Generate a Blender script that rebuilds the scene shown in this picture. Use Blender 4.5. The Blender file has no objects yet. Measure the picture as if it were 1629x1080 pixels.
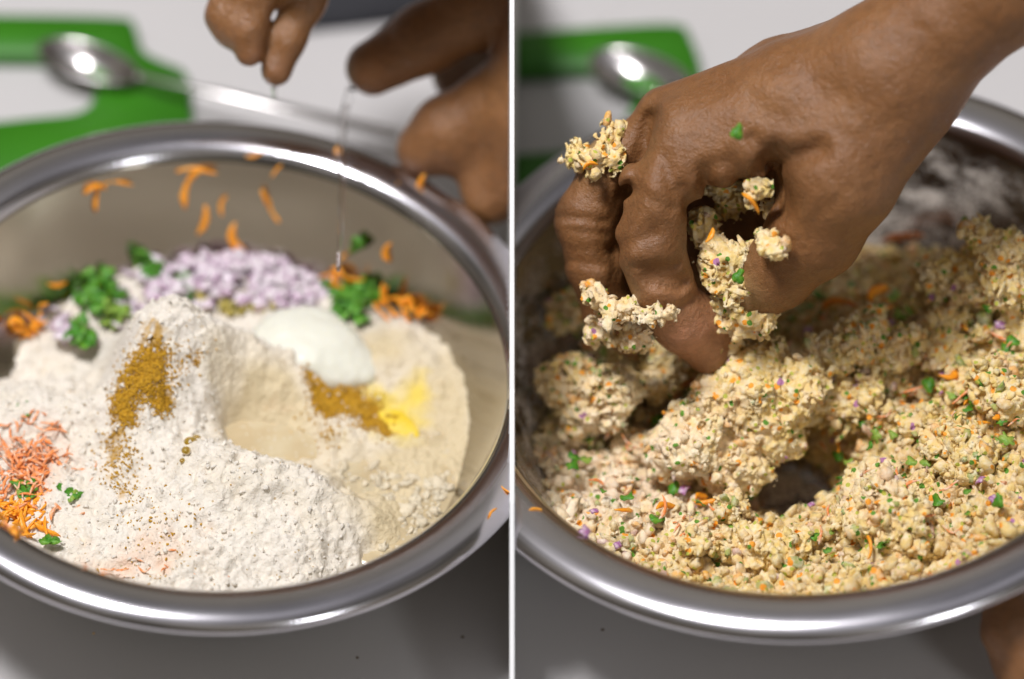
import bpy, bmesh, math, random
import numpy as np
from mathutils import Matrix, Vector
import openvdb as vdb

random.seed(7)
rng = np.random.default_rng(7)
sc = bpy.context.scene
col = sc.collection
rad = math.radians

# ------------------------------------------------------------------ camera
W, H = 1629, 1080
LENS = 135.0
F = LENS / 36.0 * W
D = 1.72
EL = rad(47.0)
RIMZ = 0.086
cam_d = bpy.data.cameras.new('camera')
cam = bpy.data.objects.new('camera', cam_d)
col.objects.link(cam)
cam.location = (0, -D * math.cos(EL), D * math.sin(EL) + RIMZ)
cam.rotation_euler = (math.pi / 2 - EL, 0, 0)
cam_d.lens = LENS
cam_d.sensor_width = 36
cam_d.clip_start = 0.05
cam_d.clip_end = 50
cam_d.dof.use_dof = True
cam_d.dof.focus_distance = 1.695
cam_d.dof.aperture_fstop = 2.2
sc.camera = cam
CAM = Matrix.Translation(cam.location) @ cam.rotation_euler.to_matrix().to_4x4()

# ------------------------------------------------------------------ room light and lamps
world = bpy.data.worlds.new('World')
sc.world = world
world.use_nodes = True
wn = world.node_tree
for n in list(wn.nodes):
    wn.nodes.remove(n)
w_out = wn.nodes.new('ShaderNodeOutputWorld')
w_bg = wn.nodes.new('ShaderNodeBackground')
w_tc = wn.nodes.new('ShaderNodeTexCoord')
w_sep = wn.nodes.new('ShaderNodeSeparateXYZ')
w_ramp = wn.nodes.new('ShaderNodeValToRGB')
wn.links.new(w_tc.outputs['Generated'], w_sep.inputs[0])
wn.links.new(w_sep.outputs['Z'], w_ramp.inputs[0])
# a kitchen's uneven surroundings: broad lighter and darker stretches of wall
w_n = wn.nodes.new('ShaderNodeTexNoise'); w_n.inputs['Scale'].default_value = 1.9; w_n.inputs['Detail'].default_value = 1.0
w_m = wn.nodes.new('ShaderNodeMapRange'); w_m.inputs[1].default_value = 0.36; w_m.inputs[2].default_value = 0.62
w_m.inputs[3].default_value = 0.28; w_m.inputs[4].default_value = 1.45
w_x = wn.nodes.new('ShaderNodeVectorMath'); w_x.operation = 'SCALE'
wn.links.new(w_tc.outputs['Generated'], w_n.inputs['Vector']); wn.links.new(w_n.outputs['Fac'], w_m.inputs[0])
wn.links.new(w_ramp.outputs[0], w_x.inputs[0]); wn.links.new(w_m.outputs[0], w_x.inputs['Scale'])
wn.links.new(w_x.outputs[0], w_bg.inputs['Color'])
wn.links.new(w_bg.outputs[0], w_out.inputs[0])
w_ramp.color_ramp.elements[0].position = 0.0
w_ramp.color_ramp.elements[0].color = (0.16, 0.13, 0.085, 1)
w_ramp.color_ramp.elements[1].position = 0.95
w_ramp.color_ramp.elements[1].color = (0.62, 0.61, 0.66, 1)
w_e = w_ramp.color_ramp.elements.new(0.45); w_e.color = (0.20, 0.175, 0.14, 1)
w_e = w_ramp.color_ramp.elements.new(0.72); w_e.color = (0.46, 0.425, 0.36, 1)
w_bg.inputs['Strength'].default_value = 0.56

def area_lamp(name, loc, target, size, power, color, size_y=None):
    d = bpy.data.lights.new(name, 'AREA')
    d.energy = power
    d.color = color
    d.shape = 'RECTANGLE'
    d.size = size
    d.size_y = size_y or size
    o = bpy.data.objects.new(name, d)
    col.objects.link(o)
    o.location = loc
    v = Vector(target) - Vector(loc)
    o.rotation_euler = v.to_track_quat('-Z', 'Y').to_euler()
    return o
area_lamp('ceiling_lamp', (-0.50, -0.10, 1.9), (0, 0, 0), 0.34, 42, (0.99, 0.98, 1.0), 0.42)
area_lamp('rim_highlight_lamp', (0.75, -1.25, 0.85), (0, 0, 0), 0.22, 3.2, (0.95, 0.97, 1.0), 0.22)  # added lamp, low at the right front, for the highlight on the front rims

sc.view_settings.view_transform = 'Standard'
sc.view_settings.look = 'None'
sc.view_settings.exposure = 0.0
sc.view_settings.gamma = 1.0
sc.render.film_transparent = False
sc.cycles.use_denoising = True
sc.cycles.max_bounces = 8

# ------------------------------------------------------------------ the two table tops and how each lies to the camera
POSE = {'L': (341.8, 571.5, rad(47.14), rad(2.36), 0.157),
        'R': (1287.2, 535.8, rad(46.79), rad(-4.27), 0.1742)}
FR = {}
for s, (cx, cy, e, ro, RR) in POSE.items():
    r = np.array([(cx - W / 2) / F, -(cy - H / 2) / F, -1.0])
    P0 = r * D
    r = r / np.linalg.norm(r)
    up = np.array([0, 1.0, 0]); up -= r * (up @ r); up /= np.linalg.norm(up)
    rt = np.cross(r, up)
    u = up * math.cos(ro) + rt * math.sin(ro)
    x = rt * math.cos(ro) - up * math.sin(ro)
    n = -r * math.sin(e) + u * math.cos(e)
    y = r * math.cos(e) + u * math.sin(e)
    B = np.eye(4); B[:3, 0] = x; B[:3, 1] = y; B[:3, 2] = n; B[:3, 3] = P0
    M = CAM @ Matrix(B.tolist())
    FR[s] = dict(B=B, Bi=np.linalg.inv(B), M=M, Mi=M.inverted(), R=RR)

def Pc(s, px, py, t):
    """local point seen at photo pixel px,py lying t metres nearer than the bowl's middle"""
    d = D - t
    p = np.array([(px - W / 2) / F * d, -(py - H / 2) / F * d, -d, 1.0])
    return (FR[s]['Bi'] @ p)[:3]

def Pz(s, px, py, z):
    """local point on the level plane z"""
    a = Pc(s, px, py, 0.3); b = Pc(s, px, py, -0.3)
    k = (z - a[2]) / (b[2] - a[2])
    return a + (b - a) * k

# ------------------------------------------------------------------ noise
_perm = rng.random(4096 * 4)
def _h(ix, iy, iz, seed):
    n = (ix * 73856093) ^ (iy * 19349663) ^ (iz * 83492791) ^ (seed * 2654435)
    n = (n ^ (n >> 13)) * 1274126177
    return _perm[(n ^ (n >> 16)) & 16383]
def vnoise(x, y, z, seed=0):
    ix = np.floor(x).astype(np.int64); iy = np.floor(y).astype(np.int64); iz = np.floor(z).astype(np.int64)
    fx = x - ix; fy = y - iy; fz = z - iz
    fx = fx * fx * (3 - 2 * fx); fy = fy * fy * (3 - 2 * fy); fz = fz * fz * (3 - 2 * fz)
    out = 0
    for a in (0, 1):
        for b in (0, 1):
            for c in (0, 1):
                w = (fx if a else 1 - fx) * (fy if b else 1 - fy) * (fz if c else 1 - fz)
                out = out + w * _h(ix + a, iy + b, iz + c, seed)
    return out * 2 - 1
def fbm(x, y, z, freq, octv=4, seed=0, gain=0.5):
    o = 0; a = 1; t = 0
    for i in range(octv):
        o = o + a * vnoise(x * freq + 13.7 * i, y * freq + 7.1 * i, z * freq + 3.3 * i, seed + i)
        t += a; a *= gain; freq *= 2.03
    return o / t

# ------------------------------------------------------------------ materials
MATS = {}
def mat(name, color=(0.8, 0.8, 0.8), rough=0.5, metal=0.0, sss=0.0, sss_r=(1, 0.5, 0.3), trans=0.0, ior=1.45,
        attr=False, bump=None, var=None, coat=0.0, spec=0.5, specks=None, alpha=1.0, aniso=0.0):
    m = bpy.data.materials.new(name)
    m.use_nodes = True
    nt = m.node_tree
    b = nt.nodes['Principled BSDF']
    tc = nt.nodes.new('ShaderNodeTexCoord')
    b.inputs['Roughness'].default_value = rough
    b.inputs['Metallic'].default_value = metal
    b.inputs['IOR'].default_value = ior
    b.inputs['Specular IOR Level'].default_value = spec
    b.inputs['Transmission Weight'].default_value = trans
    b.inputs['Coat Weight'].default_value = coat
    b.inputs['Coat Roughness'].default_value = 0.15
    b.inputs['Alpha'].default_value = alpha
    if aniso: b.inputs['Anisotropic'].default_value = aniso
    if sss:
        b.inputs['Subsurface Weight'].default_value = sss
        b.inputs['Subsurface Radius'].default_value = sss_r
        b.inputs['Subsurface Scale'].default_value = 0.003
    if attr:
        a = nt.nodes.new('ShaderNodeAttribute'); a.attribute_name = 'Col'
        if name == 'flour':      # alpha holds how dry the flour is
            ma = nt.nodes.new('ShaderNodeMapRange'); ma.inputs[3].default_value = 0.22; ma.inputs[4].default_value = 0.95
            nt.links.new(a.outputs['Alpha'], ma.inputs[0]); nt.links.new(ma.outputs[0], b.inputs['Roughness'])
        c = a.outputs['Color']
    else:
        a = nt.nodes.new('ShaderNodeRGB'); a.outputs[0].default_value = (*color, 1)
        c = a.outputs[0]
    if var:   # (scale, other colour, amount[, detail])
        for (scl, oc, amt) in var:
            nz = nt.nodes.new('ShaderNodeTexNoise'); nz.inputs['Scale'].default_value = scl; nz.inputs['Detail'].default_value = 5
            nt.links.new(tc.outputs['Object'], nz.inputs['Vector'])
            mr = nt.nodes.new('ShaderNodeMapRange'); mr.inputs[1].default_value = 0.42; mr.inputs[2].default_value = 0.68
            mr.inputs[4].default_value = amt
            nt.links.new(nz.outputs['Fac'], mr.inputs[0])
            mx = nt.nodes.new('ShaderNodeMix'); mx.data_type = 'RGBA'
            nt.links.new(mr.outputs[0], mx.inputs[0]); nt.links.new(c, mx.inputs[6]); mx.inputs[7].default_value = (*oc, 1)
            c = mx.outputs[2]
    if specks:  # list of (scale, colour, threshold)
        for (scl, oc, th) in specks:
            vo = nt.nodes.new('ShaderNodeTexVoronoi'); vo.inputs['Scale'].default_value = scl
            nt.links.new(tc.outputs['Object'], vo.inputs['Vector'])
            wv = nt.nodes.new('ShaderNodeSeparateColor')
            nt.links.new(vo.outputs['Color'], wv.inputs[0])
            g = nt.nodes.new('ShaderNodeMath'); g.operation = 'LESS_THAN'; g.inputs[1].default_value = th
            nt.links.new(wv.outputs[0], g.inputs[0])
            g2 = nt.nodes.new('ShaderNodeMath'); g2.operation = 'LESS_THAN'; g2.inputs[1].default_value = 0.38
            nt.links.new(vo.outputs['Distance'], g2.inputs[0])
            g3 = nt.nodes.new('ShaderNodeMath'); g3.operation = 'MULTIPLY'
            nt.links.new(g.outputs[0], g3.inputs[0]); nt.links.new(g2.outputs[0], g3.inputs[1])
            mx = nt.nodes.new('ShaderNodeMix'); mx.data_type = 'RGBA'
            nt.links.new(g3.outputs[0], mx.inputs[0]); nt.links.new(c, mx.inputs[6]); mx.inputs[7].default_value = (*oc, 1)
            c = mx.outputs[2]
    nt.links.new(c, b.inputs['Base Color'])
    if bump:   # list of (scale, distance)
        prev = None
        for (scl, dist) in bump:
            nz = nt.nodes.new('ShaderNodeTexNoise'); nz.inputs['Scale'].default_value = scl; nz.inputs['Detail'].default_value = 4
            nt.links.new(tc.outputs['Object'], nz.inputs['Vector'])
            bp = nt.nodes.new('ShaderNodeBump'); bp.inputs['Distance'].default_value = dist; bp.inputs['Strength'].default_value = 1.0
            nt.links.new(nz.outputs['Fac'], bp.inputs['Height'])
            if prev: nt.links.new(prev, bp.inputs['Normal'])
            prev = bp.outputs[0]
        nt.links.new(prev, b.inputs['Normal'])
    MATS[name] = m
    return m

def steel(name, dust=0.0, base=(0.56, 0.54, 0.54), rough=0.2):
    """spun stainless steel; rings of fine turning marks; dust > 0 adds smeared flour below the rim"""
    m = mat(name, base, rough, 1.0)
    nt = m.node_tree; b = nt.nodes['Principled BSDF']
    tc = [n for n in nt.nodes if n.type == 'TEX_COORD'][0]
    sep = nt.nodes.new('ShaderNodeSeparateXYZ'); nt.links.new(tc.outputs['Object'], sep.inputs[0])
    # rings: noise over radius and height only
    ln = nt.nodes.new('ShaderNodeVectorMath'); ln.operation = 'LENGTH'
    cmb = nt.nodes.new('ShaderNodeCombineXYZ')
    nt.links.new(sep.outputs['X'], cmb.inputs[0]); nt.links.new(sep.outputs['Y'], cmb.inputs[1])
    nt.links.new(cmb.outputs[0], ln.inputs[0])
    cm2 = nt.nodes.new('ShaderNodeCombineXYZ')
    nt.links.new(ln.outputs['Value'], cm2.inputs[0]); nt.links.new(sep.outputs['Z'], cm2.inputs[1])
    nz = nt.nodes.new('ShaderNodeTexNoise'); nz.inputs['Scale'].default_value = 1400; nz.inputs['Detail'].default_value = 3
    nt.links.new(cm2.outputs[0], nz.inputs['Vector'])
    mr = nt.nodes.new('ShaderNodeMapRange'); mr.inputs[3].default_value = rough - 0.04; mr.inputs[4].default_value = rough + 0.06
    nt.links.new(nz.outputs['Fac'], mr.inputs[0]); 
    bp = nt.nodes.new('ShaderNodeBump'); bp.inputs['Distance'].default_value = 0.00003; bp.inputs['Strength'].default_value = 0.6
    nt.links.new(nz.outputs['Fac'], bp.inputs['Height']); nt.links.new(bp.outputs[0], b.inputs['Normal'])
    smu = nt.nodes.new('ShaderNodeTexNoise'); smu.inputs['Scale'].default_value = 22; smu.inputs['Detail'].default_value = 6
    nt.links.new(tc.outputs['Object'], smu.inputs['Vector'])
    ad = nt.nodes.new('ShaderNodeMath'); ad.operation = 'MULTIPLY_ADD'; ad.inputs[1].default_value = 0.10; 
    nt.links.new(smu.outputs['Fac'], ad.inputs[0]); nt.links.new(mr.outputs[0], ad.inputs[2])
    nt.links.new(ad.outputs[0], b.inputs['Roughness'])
    if dust:
        n1 = nt.nodes.new('ShaderNodeTexNoise'); n1.inputs['Scale'].default_value = 30; n1.inputs['Detail'].default_value = 8
        n1.inputs['Roughness'].default_value = 0.7
        mp = nt.nodes.new('ShaderNodeMapping'); mp.inputs['Scale'].default_value = (1, 1.6, 3)
        nt.links.new(tc.outputs['Object'], mp.inputs[0]); nt.links.new(mp.outputs[0], n1.inputs['Vector'])
        n2 = nt.nodes.new('ShaderNodeTexNoise'); n2.inputs['Scale'].default_value = 900; n2.inputs['Detail'].default_value = 3
        nt.links.new(tc.outputs['Object'], n2.inputs['Vector'])
        a = nt.nodes.new('ShaderNodeMath'); a.operation = 'MULTIPLY_ADD'; a.inputs[1].default_value = 0.5
        nt.links.new(n2.outputs['Fac'], a.inputs[0]); nt.links.new(n1.outputs['Fac'], a.inputs[2])
        r1 = nt.nodes.new('ShaderNodeMapRange'); r1.inputs[1].default_value = 0.69; r1.inputs[2].default_value = 0.90
        nt.links.new(a.outputs[0], r1.inputs[0])
        r2 = nt.nodes.new('ShaderNodeMapRange'); r2.inputs[1].default_value = -0.006; r2.inputs[2].default_value = -0.016
        r2.inputs[4].default_value = dust
        nt.links.new(sep.outputs['Z'], r2.inputs[0])
        mu = nt.nodes.new('ShaderNodeMath'); mu.operation = 'MULTIPLY'
        nt.links.new(r1.outputs[0], mu.inputs[0]); nt.links.new(r2.outputs[0], mu.inputs[1])
        d = nt.nodes.new('ShaderNodeBsdfDiffuse'); d.inputs[0].default_value = (0.62, 0.56, 0.5, 1)
        ms = nt.nodes.new('ShaderNodeMixShader')
        out = [n for n in nt.nodes if n.type == 'OUTPUT_MATERIAL'][0]
        nt.links.new(mu.outputs[0], ms.inputs[0]); nt.links.new(b.outputs[0], ms.inputs[1]); nt.links.new(d.outputs[0], ms.inputs[2])
        nt.links.new(ms.outputs[0], out.inputs[0])
    return m

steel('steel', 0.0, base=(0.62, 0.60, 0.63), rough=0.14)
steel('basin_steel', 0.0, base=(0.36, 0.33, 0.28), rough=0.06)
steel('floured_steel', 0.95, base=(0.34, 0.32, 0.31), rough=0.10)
steel('spoon_steel', 0.0, base=(0.6, 0.57, 0.56), rough=0.16)
mat('table', (0.56, 0.54, 0.535), 0.38, var=[(6, (0.56, 0.54, 0.53), 0.6)], specks=[(420, (0.20, 0.16, 0.12), 0.0022)], bump=[(300, 0.00005)])
mat('white_board', (0.86, 0.86, 0.86), 0.6)
mat('green_plastic', (0.035, 0.19, 0.006), 0.45, var=[(9, (0.018, 0.12, 0.004), 0.6)], bump=[(700, 0.00004)])
mat('flour', attr=True, rough=0.95, spec=0.15, bump=[(1500, 0.00035), (480, 0.0011)], specks=[(620, (0.55, 0.42, 0.26), 0.02)], sss=0.12, sss_r=(1, 0.8, 0.6))
mat('pond', (0.68, 0.55, 0.34), 0.07, trans=0.35, ior=1.34, var=[(45, (0.78, 0.70, 0.50), 0.8)], bump=[(110, 0.0009)], coat=0.4, specks=[(700, (0.8, 0.74, 0.6), 0.12)])
mat('egg_white', (0.71, 0.70, 0.60), 0.42, sss=0.35, sss_r=(1, 0.9, 0.6), bump=[(60, 0.0006)], coat=0.15)
mat('yolk', (0.80, 0.57, 0.04), 0.16, sss=0.2, coat=0.6, var=[(80, (0.84, 0.68, 0.22), 0.9)], bump=[(200, 0.0005)])
mat('spice', (0.58, 0.31, 0.02), 0.85, spec=0.2, var=[(600, (0.26, 0.12, 0.01), 0.8), (1500, (0.62, 0.40, 0.06), 0.5)], bump=[(2200, 0.0005)])
mat('carrot', (0.92, 0.33, 0.015), 0.36, sss=0.25, sss_r=(1, 0.4, 0.1), var=[(160, (0.9, 0.42, 0.06), 0.8)], bump=[(700, 0.0004)])
mat('floured_carrot', (0.86, 0.27, 0.07), 0.75, sss=0.15, var=[(300, (0.86, 0.68, 0.52), 0.9)], bump=[(900, 0.0005)])
mat('onion', (0.72, 0.65, 0.68), 0.28, sss=0.35, sss_r=(1, 0.8, 0.9), var=[(170, (0.42, 0.20, 0.38), 0.8)], bump=[(400, 0.0004)])
mat('leaf', (0.05, 0.21, 0.015), 0.42, sss=0.1, var=[(200, (0.17, 0.38, 0.03), 0.8)], bump=[(600, 0.0005)])
mat('leaf_pale', (0.26, 0.38, 0.06), 0.42, sss=0.15, var=[(200, (0.10, 0.30, 0.03), 0.7)], bump=[(600, 0.0005)])
mat('paste', (0.42, 0.33, 0.05), 0.4, var=[(160, (0.25, 0.22, 0.03), 0.8), (300, (0.66, 0.58, 0.30), 0.6)], bump=[(500, 0.0008)])
mat('dough', attr=True, rough=0.62, spec=0.3, sss=0.12, sss_r=(1, 0.7, 0.4), bump=[(900, 0.0006), (2600, 0.0003)],
    var=[(120, (0.72, 0.48, 0.10), 0.5), (330, (0.93, 0.86, 0.68), 0.6), (75, (0.88, 0.60, 0.40), 0.35)],
    specks=[(250, (0.90, 0.36, 0.04), 0.12), (270, (0.12, 0.28, 0.03), 0.09), (330, (0.50, 0.50, 0.08), 0.11), (210, (0.45, 0.20, 0.36), 0.015)])
mat('water', (1, 1, 1), 0.03, trans=1.0, ior=1.33)
mat('item', (0.03, 0.03, 0.035), 0.9, bump=[(400, 0.0008)])
def skin(name, rough, spec):
    return mat(name, rough=rough, attr=True, sss=0.12, sss_r=(1, 0.35, 0.15), var=[(30, (0.30, 0.14, 0.052), 0.55), (240, (0.10, 0.045, 0.018), 0.3)], bump=[(480, 0.0006), (1500, 0.0004), (110, 0.0014)], spec=spec)
skin('skin', 0.39, 0.5)
skin('wet_skin', 0.2, 0.6)

# ------------------------------------------------------------------ object helpers
def props(o, label=None, cat=None, group=None, kind=None):
    if label: o['label'] = label
    if cat: o['category'] = cat
    if group: o['group'] = group
    if kind: o['kind'] = kind

def mkmesh(name, v, f, m, smooth=True, colr=None):
    me = bpy.data.meshes.new(name)
    v = np.asarray(v, dtype=np.float32)
    if isinstance(f, np.ndarray):
        k = f.shape[1]; nf = len(f)
        me.vertices.add(len(v)); me.vertices.foreach_set('co', v.ravel())
        me.loops.add(nf * k); me.loops.foreach_set('vertex_index', f.astype(np.int32).ravel())
        me.polygons.add(nf); me.polygons.foreach_set('loop_start', (np.arange(nf) * k).astype(np.int32))
        me.update(calc_edges=True); me.validate()
    else:
        me.from_pydata([tuple(map(float, p)) for p in v], [], f)
    if smooth:
        me.polygons.foreach_set('use_smooth', np.ones(len(me.polygons), dtype=bool))
    if colr is not None:
        a = me.attributes.new('Col', 'FLOAT_COLOR', 'POINT')
        c = np.ones((len(me.vertices), 4), dtype=np.float32); c[:, :np.shape(colr)[1]] = colr
        a.data.foreach_set('color', c.ravel())
    me.materials.append(MATS[m])
    me.update()
    return me

def add(name, me, s, parent=None, local=None):
    o = bpy.data.objects.new(name, me)
    col.objects.link(o)
    if parent is not None:
        o.parent = parent
        if local is not None: o.matrix_local = local
    else:
        o.matrix_world = FR[s]['M'] @ (local if local is not None else Matrix())
    return o

def empty(name, s, loc=(0, 0, 0)):
    o = bpy.data.objects.new(name, None)
    o.empty_display_size = 0.02
    col.objects.link(o)
    o.matrix_world = FR[s]['M'] @ Matrix.Translation(loc)
    return o

GAP = 0.00105
def clip(me, s, mat4=None):
    """end the piece at the upright board that stands between the two table tops"""
    mw = FR[s]['M'] @ (mat4 or Matrix())
    bm = bmesh.new(); bm.from_mesh(me); bm.transform(mw)
    sgn = 1 if s == 'L' else -1
    r = bmesh.ops.bisect_plane(bm, geom=bm.verts[:] + bm.edges[:] + bm.faces[:], plane_co=(-sgn * GAP, 0, 0),
                               plane_no=(sgn, 0, 0), clear_outer=True)
    cut = [e for e in r['geom_cut'] if isinstance(e, bmesh.types.BMEdge)]
    if cut:
        try: bmesh.ops.holes_fill(bm, edges=cut, sides=0)
        except Exception: pass
    bm.transform(mw.inverted()); bm.to_mesh(me); bm.free(); me.update()
    return me

def lathe(prof, seg=192):
    n = len(prof)
    a = np.linspace(0, 2 * np.pi, seg, endpoint=False)
    v = np.array([[r * np.cos(t), r * np.sin(t), z] for t in a for r, z in prof])
    f = []
    for i in range(seg):
        j = (i + 1) % seg
        for k in range(n - 1):
            f.append((i * n + k, j * n + k, j * n + k + 1, i * n + k + 1))
    return v, np.array(f)

def catmull(pts, sub=6):
    pts = [np.array(p, float) for p in pts]
    out = []
    for i in range(len(pts) - 1):
        p0 = pts[max(i - 1, 0)]; p1 = pts[i]; p2 = pts[i + 1]; p3 = pts[min(i + 2, len(pts) - 1)]
        for j in range(sub):
            t = j / sub
            out.append(0.5 * ((2 * p1) + (-p0 + p2) * t + (2 * p0 - 5 * p1 + 4 * p2 - p3) * t * t + (-p0 + 3 * p1 - 3 * p2 + p3) * t ** 3))
    out.append(pts[-1])
    return np.array(out)

def sdf_mesh(fn, lo, hi, vox):
    lo = np.array(lo, float); hi = np.array(hi, float)
    n = np.ceil((hi - lo) / vox).astype(int) + 1
    ax = [lo[i] + np.arange(n[i]) * vox for i in range(3)]
    X, Y, Z = np.meshgrid(*ax, indexing='ij')
    d = fn(X, Y, Z).astype(np.float32) / vox
    g = vdb.FloatGrid(background=10.0)
    g.copyFromArray(np.clip(d, -10, 10))
    pts, tris, quads = g.convertToPolygons(isovalue=0.0)
    pts = pts * vox + lo
    q = np.asarray(quads)[:, ::-1].astype(np.int64)
    return pts, q

def cone_sd(X, Y, Z, a, b, ra, rb):
    ab = b - a; L2 = ab @ ab + 1e-12
    t = ((X - a[0]) * ab[0] + (Y - a[1]) * ab[1] + (Z - a[2]) * ab[2]) / L2
    t = np.clip(t, 0, 1)
    d = np.sqrt((X - a[0] - t * ab[0]) ** 2 + (Y - a[1] - t * ab[1]) ** 2 + (Z - a[2] - t * ab[2]) ** 2)
    return d - (ra + (rb - ra) * t)

def smin(a, b, k):
    h = np.clip(0.5 + 0.5 * (b - a) / k, 0, 1)
    return b + (a - b) * h - k * h * (1 - h)

PXM = F / D     # photo pixels per metre at the bowls
def chain(X, Y, Z, s, pts, k):
    """pts: (px, py, t, radius px)"""
    d = None
    P = [(Pc(s, p[0], p[1], p[2]), p[3] / PXM) for p in pts]
    for i in range(len(P) - 1):
        c = cone_sd(X, Y, Z, P[i][0], P[i + 1][0], P[i][1], P[i + 1][1])
        d = c if d is None else smin(d, c, k)
    return d

# ------------------------------------------------------------------ table tops, board between them, bowls
DEPTH = 0.086
TABLE = -0.088
for s in 'LR':
    x0, x1, y0, y1 = (-0.9, 0.6, -0.45, 1.2) if s == 'L' else (-0.6, 0.9, -0.45, 1.2)
    bm = bmesh.new()
    bmesh.ops.create_cube(bm, size=1.0)
    for v in bm.verts:
        v.co = Vector(((x0 + x1) / 2 + v.co.x * (x1 - x0), (y0 + y1) / 2 + v.co.y * (y1 - y0), TABLE - 0.0125 + v.co.z * 0.025))
    bmesh.ops.bevel(bm, geom=bm.edges[:], offset=0.003, segments=2, affect='EDGES')
    me = bpy.data.meshes.new('table'); bm.to_mesh(me); bm.free()
    me.materials.append(MATS['table'])
    clip(me, s)
    o = add('table', me, s)
    props(o, kind='structure')

# upright white board, its edge towards the camera
def camyz(py, t):
    p = CAM @ Vector((0, -(py - H / 2) / F * (D - t), -(D - t)))
    return p.y, p.z
edge = [(-120, 0.045), (450, 0.045), (620, 0.05), (800, 0.064), (1000, 0.066), (1180, 0.07)]
outl = [camyz(*e) for e in edge] + [camyz(1260, -0.05), camyz(1100, -0.45), camyz(-120, -0.6)]
v = [(x, y, z) for x in (-0.00095, 0.00095) for (y, z) in outl]
nn = len(outl)
f = [tuple(range(nn)), tuple(reversed(range(nn, 2 * nn)))] + [(i, i + nn, (i + 1) % nn + nn, (i + 1) % nn) for i in range(nn)]
me = mkmesh('divider_board', v, f, 'white_board', smooth=False)
bm = bmesh.new(); bm.from_mesh(me); bmesh.ops.recalc_face_normals(bm, faces=bm.faces[:]); bm.to_mesh(me); bm.free()
o = bpy.data.objects.new('divider_board', me); col.objects.link(o)
props(o, 'thin white upright board seen edge-on between the two steel bowls', 'board')

RIN = 0.845
def zin(s, r):
    R = FR[s]['R']
    q = np.clip(r / (RIN * R), 0, 1.2)
    return -DEPTH + (DEPTH - 0.002) * q ** 5.2

def make_bowl(s, label, m):
    R = FR[s]['R']
    t = empty('steel_bowl', s, (0, 0, -DEPTH - 0.001))
    props(t, label, 'bowl')
    off = Matrix.Translation((0, 0, DEPTH + 0.001))
    rs = np.concatenate([np.linspace(0.0005, 0.6, 10), np.linspace(0.64, RIN, 34)]) * R
    inner = [(r, float(zin(s, r))) for r in rs]
    outer = [(r + 0.0009 * (r / R / RIN) ** 3, z - 0.0008) for r, z in inner]
    prof = inner + outer[::-1]
    v, f = lathe(prof, 224)
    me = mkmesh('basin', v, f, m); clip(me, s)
    add('basin', me, s, t, off)
    k = [(RIN * R, -0.002), (0.858 * R, 0.0008), (0.885 * R, 0.0026), (0.925 * R, 0.0032), (0.956 * R, 0.0026),
         (0.978 * R, 0.0008), (0.990 * R, -0.0016), (0.989 * R, -0.0034), (0.982 * R, -0.0042), (0.974 * R, -0.0034)]
    top = catmull(k, 6)
    und = catmull([(p[0] - 0.0008, p[1] - 0.0008) for p in k[:-2]][::-1], 3)
    v, f = lathe([tuple(p) for p in top] + [tuple(p) for p in und], 256)
    me = mkmesh('rim', v, f, 'steel'); clip(me, s)
    add('rim', me, s, t, off)
    return t
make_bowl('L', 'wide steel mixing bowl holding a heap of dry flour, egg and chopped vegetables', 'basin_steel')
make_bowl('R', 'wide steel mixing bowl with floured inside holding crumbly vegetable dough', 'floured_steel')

# ------------------------------------------------------------------ contents surfaces
def rbf(P, Z):
    P = np.array(P); Z = np.array(Z); n = len(P)
    def U(r): return np.where(r > 1e-9, r * r * np.log(r + 1e-12), 0)
    d = np.linalg.norm(P[:, None] - P[None], axis=2)
    A = np.zeros((n + 3, n + 3)); A[:n, :n] = U(d) + np.eye(n) * 2e-5
    A[:n, n] = 1; A[:n, n + 1:] = P; A[n, :n] = 1; A[n + 1:, :n] = P.T
    w = np.linalg.solve(A, np.r_[Z, 0, 0, 0])
    def f(x, y):
        x = np.asarray(x, float); sh = x.shape; Q = np.stack([x.ravel(), np.asarray(y, float).ravel()], 1)
        o = np.empty(len(Q))
        for i in range(0, len(Q), 20000):
            q = Q[i:i + 20000]; dd = np.linalg.norm(q[:, None] - P[None], axis=2)
            o[i:i + 20000] = U(dd) @ w[:n] + w[n] + q @ w[n + 1:]
        return o.reshape(sh)
    return f

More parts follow.
